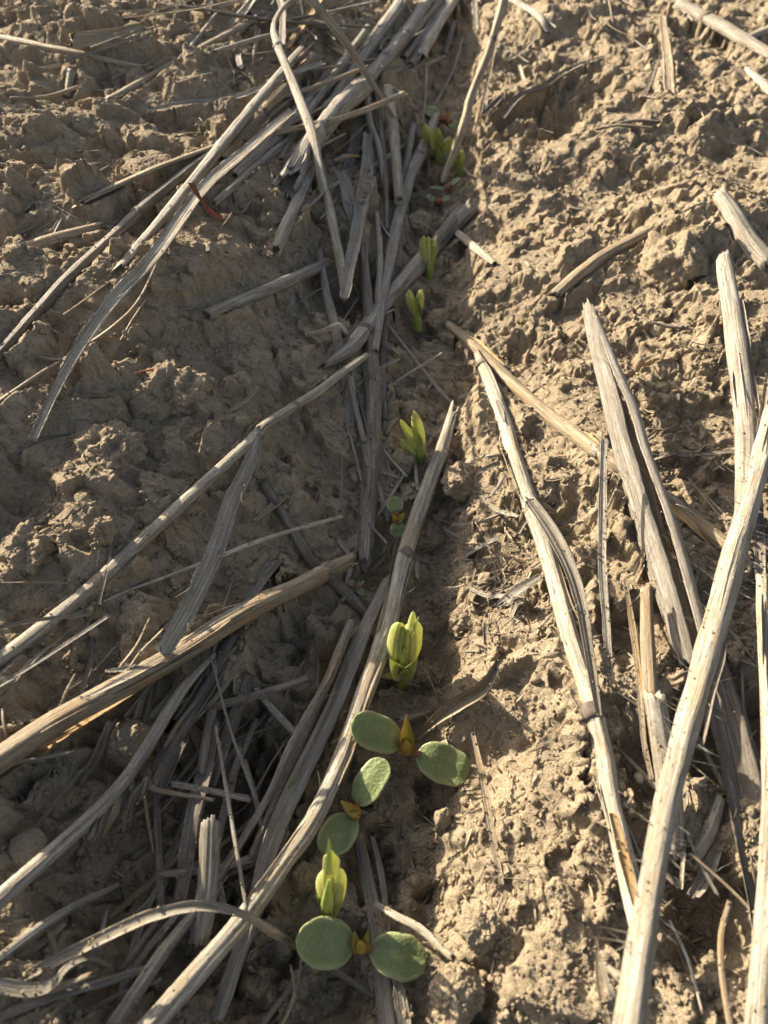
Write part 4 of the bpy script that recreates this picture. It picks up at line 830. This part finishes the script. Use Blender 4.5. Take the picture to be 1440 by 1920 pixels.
lump('soil_clod', 'sandy clod right of the yellow sprout, lit from the left', 'clod', 868, 1172, 54, 48, .35, seed=6, group=cl)
lump('soil_clod', 'large round clod half buried left of the pale leaning blade', 'clod', 262, 1165, 100, 80, .5, seed=7, group=cl, rough=.2)
lump('soil_clod', 'dusty clod under the middle of the thick split stem', 'clod', 246, 1392, 92, 74, .45, seed=8, group=cl, rough=.2)
lump('soil_clod', 'crumbly clod near the right end of the dark narrow leaf', 'clod', 1320, 690, 54, 48, .35, seed=9, group=cl)
lump('soil_clod', 'smooth oval clod standing upright below the largest green seedling', 'clod', 832, 1545, 40, 88, .3, seed=10, group=cl, rough=.15)
lump('soil_clod', 'tall dirt crust leaning on the long bright stem beside the plump bud sprout', 'clod', 572, 1652, 46, 84, .2, seed=11, group=cl, rough=.3, elong=30)
lump('soil_clod', 'knobbly clod in the furrow right of the small seedling with the yellow bud', 'clod', 800, 1012, 60, 52, .35, seed=12, group=cl)
lump('soil_clod', 'broad clod right of the top of the long bright stem', 'clod', 868, 905, 70, 52, .4, seed=13, group=cl, rough=.35)
lump('soil_clod', 'shaded clod right of the slender sprout', 'clod', 822, 606, 44, 38, .35, seed=14, group=cl)
lump('soil_clod', 'pale dry lump on the bottom edge right of the torn strip', 'clod', 852, 1868, 90, 90, .4, seed=15, group=cl, rough=.3)
lump('soil_clod', 'wedge shaped clod on the lower right mound', 'clod', 900, 1740, 70, 50, .4, seed=16, group=cl, rough=.35)
lump('soil_clod', 'sunlit clod cluster at the left edge under the long pale stem', 'clod', 55, 1030, 90, 60, .5, seed=17, group=cl, rough=.45)
lump('soil_clod', 'small clod with a lit crown at the left, above the rugged clod', 'clod', 196, 1000, 46, 50, .35, seed=18, group=cl, rough=.35)
lump('soil_clod', 'round clod in the shade under the straight stick', 'clod', 768, 778, 56, 44, .4, seed=19, group=cl)
lump('pebble', 'smooth brown pebble standing on the sunny right soil', 'pebble', 1232, 626, 36, 32, .2, 'stone', seed=20, rough=.08)
lump('pebble', 'flat yellowish stone at the left edge under the pinkish grey stem', 'stone', 52, 1588, 66, 18, .5, 'clod', seed=21, rough=.12)
lump('pebble', 'tiny cream pebble in the dim gap left of the hairy stalk', 'pebble', 1198, 1460, 18, 14, .2, 'stone', seed=22, rough=.08, sub=3)
lump('pebble', 'small flat pinkish chip pressed into the left soil', 'pebble', 174, 1186, 26, 30, .35, 'stone', seed=23, rough=.12, sub=3)
lump('pebble', 'pale pebble on the mound right of the largest clod', 'pebble', 1112, 968, 20, 26, .2, 'stone', seed=24, rough=.1, sub=3)
# ------------------------------------------------------------------ the soil itself: one sheet, finest where the view is nearest
def axis(a, b, step, grow, end_lo, end_hi, far):
    mid = list(np.arange(a, b, step))
    def run(end, sgn, start):
        out = []; p = start; st = step
        while (end-p)*sgn > 0: st = min(step*(1+abs(p-start)/grow), 6); p += sgn*st; out.append(p)
        st = 6
        while abs(p) < far: st *= 1.35; p += sgn*st; out.append(p)
        return out
    return np.array(run(end_lo, -1, a)[::-1]+mid+run(end_hi, 1, mid[-1]))
gx = axis(-62, 88, .30, 70, -330, 330, 30000); gy = axis(-8, 165, .30, 150, -90, 800, 30000)
X, Y = np.meshgrid(gx, gy); shp = X.shape
Z = macro(X, Y)
c = furrow(Y); side = X-c; near = 1-sstep(600, 1000, np.abs(X)+np.abs(Y))
right = sstep(2, 14, side); left = sstep(2, 14, -side); mid_ = 1-right-left
# domes: clods grown into the crust
rsd = np.random.RandomState(8); D = np.zeros(shp)
def domes(n, r0, r1, hgt, box, keep=lambda x, y: True, sq=.6):
    global D
    for _ in range(n):
        x = rsd.uniform(box[0], box[1]); y = rsd.uniform(box[2], box[3]); r = r0*(r1/r0)**rsd.uniform(0, 1)**1.3; q = rsd.uniform(.75, 1.3); an = rsd.uniform(0, 3.14); hg = rsd.uniform(.5, 1.1)*hgt
        if not keep(x, y): continue
        i0, i1 = np.searchsorted(gx, [x-r*1.7, x+r*1.7]); j0, j1 = np.searchsorted(gy, [y-r*1.7, y+r*1.7])
        if i1-i0 < 2 or j1-j0 < 2: continue
        dx = X[j0:j1, i0:i1]-x; dy = Y[j0:j1, i0:i1]-y
        wv = perlin(X[j0:j1, i0:i1]/(r*.9)+x, Y[j0:j1, i0:i1]/(r*.9), 3)*.28+perlin(X[j0:j1, i0:i1]/(r*.4)+x, Y[j0:j1, i0:i1]/(r*.4), 4)*.12
        d = np.sqrt(((dx*math.cos(an)+dy*math.sin(an))/q)**2+((-dx*math.sin(an)+dy*math.cos(an))*q)**2)/r+wv
        h = r*hg*np.clip(1-d*d, 0, 1)**sq
        D[j0:j1, i0:i1] = np.maximum(D[j0:j1, i0:i1], h)
fx = lambda x, y: furrow(np.array([y]))[0]-x
domes(110, 5, 14, .55, (-20, 260, 10, 520), lambda x, y: fx(x, y) < -14)
domes(170, 7, 17, .50, (-260, 20, 10, 520), lambda x, y: fx(x, y) > 14, .42)
domes(1000, 2.2, 5.5, .75, (-200, 240, 10, 520), lambda x, y: fx(x, y) < 5 or rsd.rand() < .3)
domes(260, 2.0, 4.5, .85, (-10, 60, 10, 420), lambda x, y: abs(fx(x, y)) < 13)
domes(3000, 1.0, 2.4, .8, (-160, 190, 5, 420), lambda x, y: (fx(x, y) < 6 or rsd.rand() < .35) and (y > 110 or rsd.rand() < .35))
def rot(x, y, a): return x*math.cos(a)+y*math.sin(a), -x*math.sin(a)+y*math.cos(a)
wx = X+2.2*perlin(X/9, Y/9, 31)+.7*perlin(X/3, Y/3, 33); wy = Y+2.2*perlin(X/9, Y/9, 32)+.7*perlin(X/3, Y/3, 34)
patch = np.clip(.40+1.0*fbm(X/30, Y/30, 2, 41), .08, 1.15)*(.5+.5*sstep(95, 170, Y))            # smooth crust beside crumbly ground
ncr = perlin(wx/21, wy/21, 47)+.38*perlin(wx/7, wy/7, 48)
crust = 3.4*(sstep(-.04, .11, ncr)-.4)+1.8*sstep(.25, .36, perlin(wx/13+4, wy/13, 49)+.3*perlin(wx/4, wy/4, 50))   # broken crust with steep little scarps
bil = np.abs(perlin(wx/11, wy/11, 51))*3.4+np.abs(perlin(wx/5, wy/5, 52))*1.8
pit = -2.6*sstep(.30, .55, perlin(wx/5.5, wy/5.5, 53))-1.1*sstep(.3, .6, perlin(wx/2.4, wy/2.4, 54))
mids = 1.1*perlin(wx/4, wy/4, 55)+.7*perlin(X/1.9, Y/1.9, 56)
fine = .36*perlin(X/.95, Y/.95, 57)+.20*perlin(X/.5, Y/.5, 58)
rough = (right*.95+left*.42+mid_*.75)*patch
Z = Z+near*(D*(right*(.32+.36*sstep(90, 160, Y))+left*.9+mid_)+crust*(right*.8+left)+(bil-1.2+pit+mids*.8)*rough*.85+fine*(.55+.45*patch))
# hollows: gaps under the litter, the seed slot, the shaded dip at the upper right
for px, py, r, dp, *st in ((330, 1560, 26, 12), (420, 1430, 16, 10), (300, 1720, 14, 6), (600, 1830, 11, 6), (470, 1800, 9, 6), (690, 1640, 8, 5), (660, 1250, 9, 6), (830, 1485, 7, 6), (800, 1260, 9, 4), (560, 1250, 13, 6), (1230, 900, 15, 6), (1180, 1180, 9, 8),
                      (1340, 1350, 14, 9), (1330, 1700, 10, 7), (1230, 1420, 8, 6), (1010, 226, 26, 8, .55), (1080, 190, 20, 6, .5), (880, 1860, 6, 5), (840, 1700, 7, 5), (1080, 960, 9, 5), (700, 560, 26, 6), (700, 300, 40, 8), (620, 1480, 9, 5)):
    f = at(px, py); d = np.hypot(X-f[0], (Y-f[1])*.85)/r+.25*perlin(X/(r*.5), Y/(r*.5), 81)+.16*perlin(X/3.5, Y/3.5, 82)
    Z = Z-dp*(1-sstep(st[0] if st else .45, 1.0, d))
# sideways push: overhanging, crumbly edges
ox = near*(.95*perlin(X/3.1+5, Y/3.1, 61)+.45*perlin(X/1.3, Y/1.3, 62)); oy = near*(.95*perlin(X/3.1, Y/3.1+9, 63)+.45*perlin(X/1.3, Y/1.3, 64))
for (x, y, z, r) in CARVE[::2]:      # crumbs banked against what lies on the soil
    R = r*3+.5
    i0, i1 = np.searchsorted(gx, [x-R, x+R]); j0, j1 = np.searchsorted(gy, [y-R, y+R])
    if i1-i0 < 2 or j1-j0 < 2: continue
    xs_, ys_, zs_ = X[j0:j1, i0:i1], Y[j0:j1, i0:i1], Z[j0:j1, i0:i1]
    d = np.hypot(xs_-x, ys_-y)/r
    top = z+r*(.35+.9*perlin(xs_/4.5, ys_/4.5, 91)+.4*perlin(xs_/1.6, ys_/1.6, 92))-np.maximum(d-1.2, 0)*r*.8
    Z[j0:j1, i0:i1] = np.where((d < 3) & (zs_ > z-1.6*r) & (top > zs_), zs_+(top-zs_)*.7*(1-sstep(1.6, 3, d)), zs_)
# loose soil lies beneath the straw and around the seedlings, not through them
for lst, soft in ((CARVE, .9), (ROOMY, 1.3)):
    for (x, y, z, r) in lst:
        R = r*2.6+.8
        i0, i1 = np.searchsorted(gx, [x-R, x+R]); j0, j1 = np.searchsorted(gy, [y-R, y+R])
        if i1-i0 < 1 or j1-j0 < 1: continue
        d = np.hypot(X[j0:j1, i0:i1]-x, Y[j0:j1, i0:i1]-y)
        lim = z+np.maximum(d-r*1.05, 0)*soft+.12*r*perlin(X[j0:j1, i0:i1]/2, Y[j0:j1, i0:i1]/2, 71)
        Z[j0:j1, i0:i1] = np.where(d < R, np.minimum(Z[j0:j1, i0:i1], lim), Z[j0:j1, i0:i1])
nx, ny = shp[1], shp[0]
V = np.stack([X+ox, Y+oy, Z], -1).reshape(-1, 3)
jj, ii = np.meshgrid(np.arange(ny-1), np.arange(nx-1), indexing='ij'); a = (jj*nx+ii).ravel()
Q = np.stack([a, a+1, a+nx+1, a+nx], -1)
me = bpy.data.meshes.new('ground'); me.vertices.add(len(V)); me.vertices.foreach_set('co', (V*MM).astype(np.float32).ravel())
me.loops.add(Q.size); me.loops.foreach_set('vertex_index', Q.astype(np.int32).ravel())
me.polygons.add(len(Q)); me.polygons.foreach_set('loop_start', (np.arange(len(Q))*4).astype(np.int32)); me.polygons.foreach_set('use_smooth', np.ones(len(Q), bool))
me.update(calc_edges=True); me.materials.append(M['soil'])
go = bpy.data.objects.new('ground', me); COL.objects.link(go); go['kind'] = 'structure'

# ------------------------------------------------------------------ crumbs of soil and chaff too fine to count
def topz(x, y):
    i = np.clip(np.searchsorted(gx, x), 1, nx-1); j = np.clip(np.searchsorted(gy, y), 1, ny-1); return Z[j, i]
def scatter(n, rs, left_share=.5):
    px = rs.uniform(-120, 1560, n); py = rs.uniform(-60, 1960, n); out = []
    fl = np.array([flat(a, b, 4)[:2] for a, b in zip(px, py)])
    return fl
rs = np.random.RandomState(12); pts = scatter(30000, rs); V0, F0 = ico(1)
mb = MB(); zz = topz(pts[:, 0], pts[:, 1])
VV = []; FF = []; cnt = 0
for (x, y), z in zip(pts, zz):
    dist = math.hypot(y, 150); r = min(.10+.24*rs.gamma(1.5, .5), 1.4)*(1+max(0, dist-200)/500)
    s = np.array([1, rs.uniform(.7, 1.2), rs.uniform(.6, .95)])*r
    VV.append(V0*(1+rs.uniform(-.28, .28, (len(V0), 1)))*s+np.array([x, y, z+r*.25])); FF.append(F0+cnt); cnt += len(V0)
for C, Wd, S, Nn, fl in DUST:       # soil dust and grains clinging to the straw
    for _ in range(int(len(C)*.35)):
        i = rs.randint(0, len(C)); a = rs.uniform(-1.2, 1.2); r = rs.uniform(.07, .24)
        p = C[i]+(S[i]*math.sin(a)*.5+Nn[i]*math.cos(a)*.5*fl)*Wd[i]
        VV.append(V0*(1+rs.uniform(-.3, .3, (len(V0), 1)))*r+p); FF.append(F0+cnt); cnt += len(V0)
mb.add(np.concatenate(VV), None, np.concatenate(FF)); cr = mb.build('soil_crumbs', M['clod']); cr['kind'] = 'stuff'
rs = np.random.RandomState(13); mb = MB()
def chaff(cx, cy, sx, sy, n, l0=1.2, l1=5):
    for _ in range(n):
        px, py = rs.normal(cx, sx), rs.normal(cy, sy); f = flat(px, py, 6); x, y = f[0], f[1]
        z = topz(np.array([x]), np.array([y]))[0]; l = rs.uniform(l0, l1)*.5; an = rs.uniform(0, 6.28); tl = rs.uniform(-.35, .5); wv = rs.uniform(.10, .34)
        t = np.array([math.cos(an)*math.cos(tl), math.sin(an)*math.cos(tl), math.sin(tl)]); s_ = np.array([-math.sin(an), math.cos(an), rs.uniform(-.5, .5)]); nn = np.cross(t, s_)
        c = np.array([x, y, z+.25+abs(math.sin(tl))*l*.8]); rings = []; bend = rs.uniform(-.25, .25)*l
        for q in (-1, -.3, .4, 1):
            w_ = wv*(1 if abs(q) < 1 else .35); p = c+t*l*q+nn*bend*(q*q)
            rings.append(np.array([p-s_*w_, p+nn*.07, p+s_*w_, p-nn*.05]))
        loft(mb, rings, np.array([0, l*.7, l*1.4, l*2]), np.array([0, .3, .6, .9]))
chaff(700, 1000, 150, 300, 160); chaff(940, 1050, 60, 110, 130); chaff(1260, 930, 100, 130, 110); chaff(300, 1560, 130, 130, 150); chaff(720, 560, 110, 160, 130)
chaff(1050, 300, 260, 200, 120, 2, 7); chaff(300, 300, 250, 200, 110, 2, 7); chaff(860, 1650, 90, 150, 90); chaff(1080, 850, 130, 200, 130); chaff(1220, 1200, 60, 130, 80); chaff(930, 1100, 60, 130, 120); chaff(1340, 1650, 60, 150, 60); chaff(200, 900, 150, 300, 60); chaff(640, 150, 160, 120, 100, 3, 9)
ch = mb.build('straw_chaff', M['t']); ch['kind'] = 'stuff'

# ------------------------------------------------------------------ short straw bits, each one an object
def bits(zone, label, n, cx, cy, sx, sy, ang=None, l=(3.5, 9), mats='gptd', seed=0, wd=(.35, 1.3), name='straw_bit', cat='straw bit'):
    rs = np.random.RandomState(900+seed)
    for k in range(n):
        px, py = np.clip(rs.normal(cx, sx), cx-2*sx, cx+2*sx), np.clip(rs.normal(cy, sy), cy-2*sy, cy+2*sy)
        f = flat(px, py, 5); x, y = f[0], f[1]; L = rs.uniform(*l); an = rs.uniform(0, 3.14) if ang is None else math.radians(rs.normal(ang, 24))
        d = np.array([math.cos(an), math.sin(an), 0])*L*.5; w = rs.uniform(*wd)
        P = []
        for q in (-1, 0, 1):
            a = np.array([x, y, 0])+d*q+np.array([d[1], -d[0], 0])*.12*rs.uniform(-1, 1)*(q == 0); z = topz(a[:1], a[1:2])[0]; P.append([a[0], a[1], z+w*.25])
        P = np.array(P); zm = P[:, 2].max(); tl = rs.uniform(-.25, .25); P[:, 2] = np.maximum(P[:, 2], zm-.8+np.array([-1, 0, 1])*tl*L*.3)
        mb = MB(); sweep(mb, P, [w, w, w*rs.uniform(.4, 1)], rs.choice(['t', 'b', 'b']), 5000+seed*100+k, jag=(.8, 1.2), cup=rs.uniform(.1, .5), wob=.06, roll=rs.uniform(-30, 30))
        tag(mb.build(name, M[mats[rs.randint(len(mats))]], origin=P[0]), label, cat, zone)
bits('straw bits in the dark litter', 'tiny loose straw bit in the dark litter left of the row', 46, 330, 1540, 130, 150, 65, seed=1, mats='gdtd')
bits('straw bits in the furrow', 'tiny loose straw bit on the shaded seed row furrow', 30, 735, 820, 60, 250, seed=2, mats='gptd')
bits('straw bits under the upper bundle', 'tiny loose straw bit caught under the upper straw bundle', 40, 640, 260, 90, 130, 65, (6, 16), 'gdpt', seed=3)
bits('straw bits behind the split stem', 'tiny loose straw bit on the dark crumbs around the split grey stem', 30, 1240, 900, 80, 120, seed=4, mats='gtpd')
bits('straw bits on the sunny soil', 'tiny loose straw bit on the sunny upper right soil', 36, 1160, 280, 150, 150, seed=5, l=(4, 11), mats='ptpg')
bits('straw bits on the left bank', 'tiny loose straw bit on the dim left bank', 34, 220, 420, 130, 230, 40, (4, 12), 'gtpt', seed=6)
bits('straw bits by the jointed stem', 'tiny loose straw bit on the crust beside the black jointed stem', 26, 935, 1080, 45, 90, 30, seed=7, mats='gptp')
sh = dict(name='straw_shred', cat='straw shred')
bits('long shreds in the dark litter', 'long thin grey straw shred among many in the dark litter left of the row', 80, 340, 1500, 150, 200, 62, (9, 26), 'gdgt', seed=8, wd=(.3, 1.1), **sh)
bits('long shreds under the upper bundle', 'long thin grey straw shred among many under the upper straw bundle', 60, 630, 270, 90, 170, 68, (12, 40), 'gdgp', seed=9, wd=(.5, 2.0), **sh)
bits('long shreds along the seed row', 'long thin straw shred among many lying along the middle of the seed row', 34, 690, 760, 45, 190, 84, (8, 24), 'gdgp', seed=10, wd=(.35, 1.1), **sh)
bits('long shreds around the hairy stalk', 'long thin straw shred among many in the dark gap around the hairy stalk', 26, 1300, 1350, 70, 260, 105, (7, 20), 'gtpd', seed=11, wd=(.3, .9), **sh)
bits('straw lengths in the upper bundle', 'long grey straw length among the similar ones packed low in the upper bundle', 30, 590, 215, 95, 120, 60, (30, 85), 'gdtg', seed=12, wd=(1.2, 3.0), name='straw_length', cat='straw stem')
bits('long shreds on the upper left soil', 'long thin straw shred among many on the upper left soil', 30, 230, 230, 140, 120, 28, (10, 34), 'gtpt', seed=13, wd=(.5, 1.6), **sh)
bits('long shreds at the top right', 'long thin straw shred among many on the top right soil', 18, 1180, 110, 160, 80, 110, (8, 26), 'gtpt', seed=14, wd=(.5, 1.6), **sh)
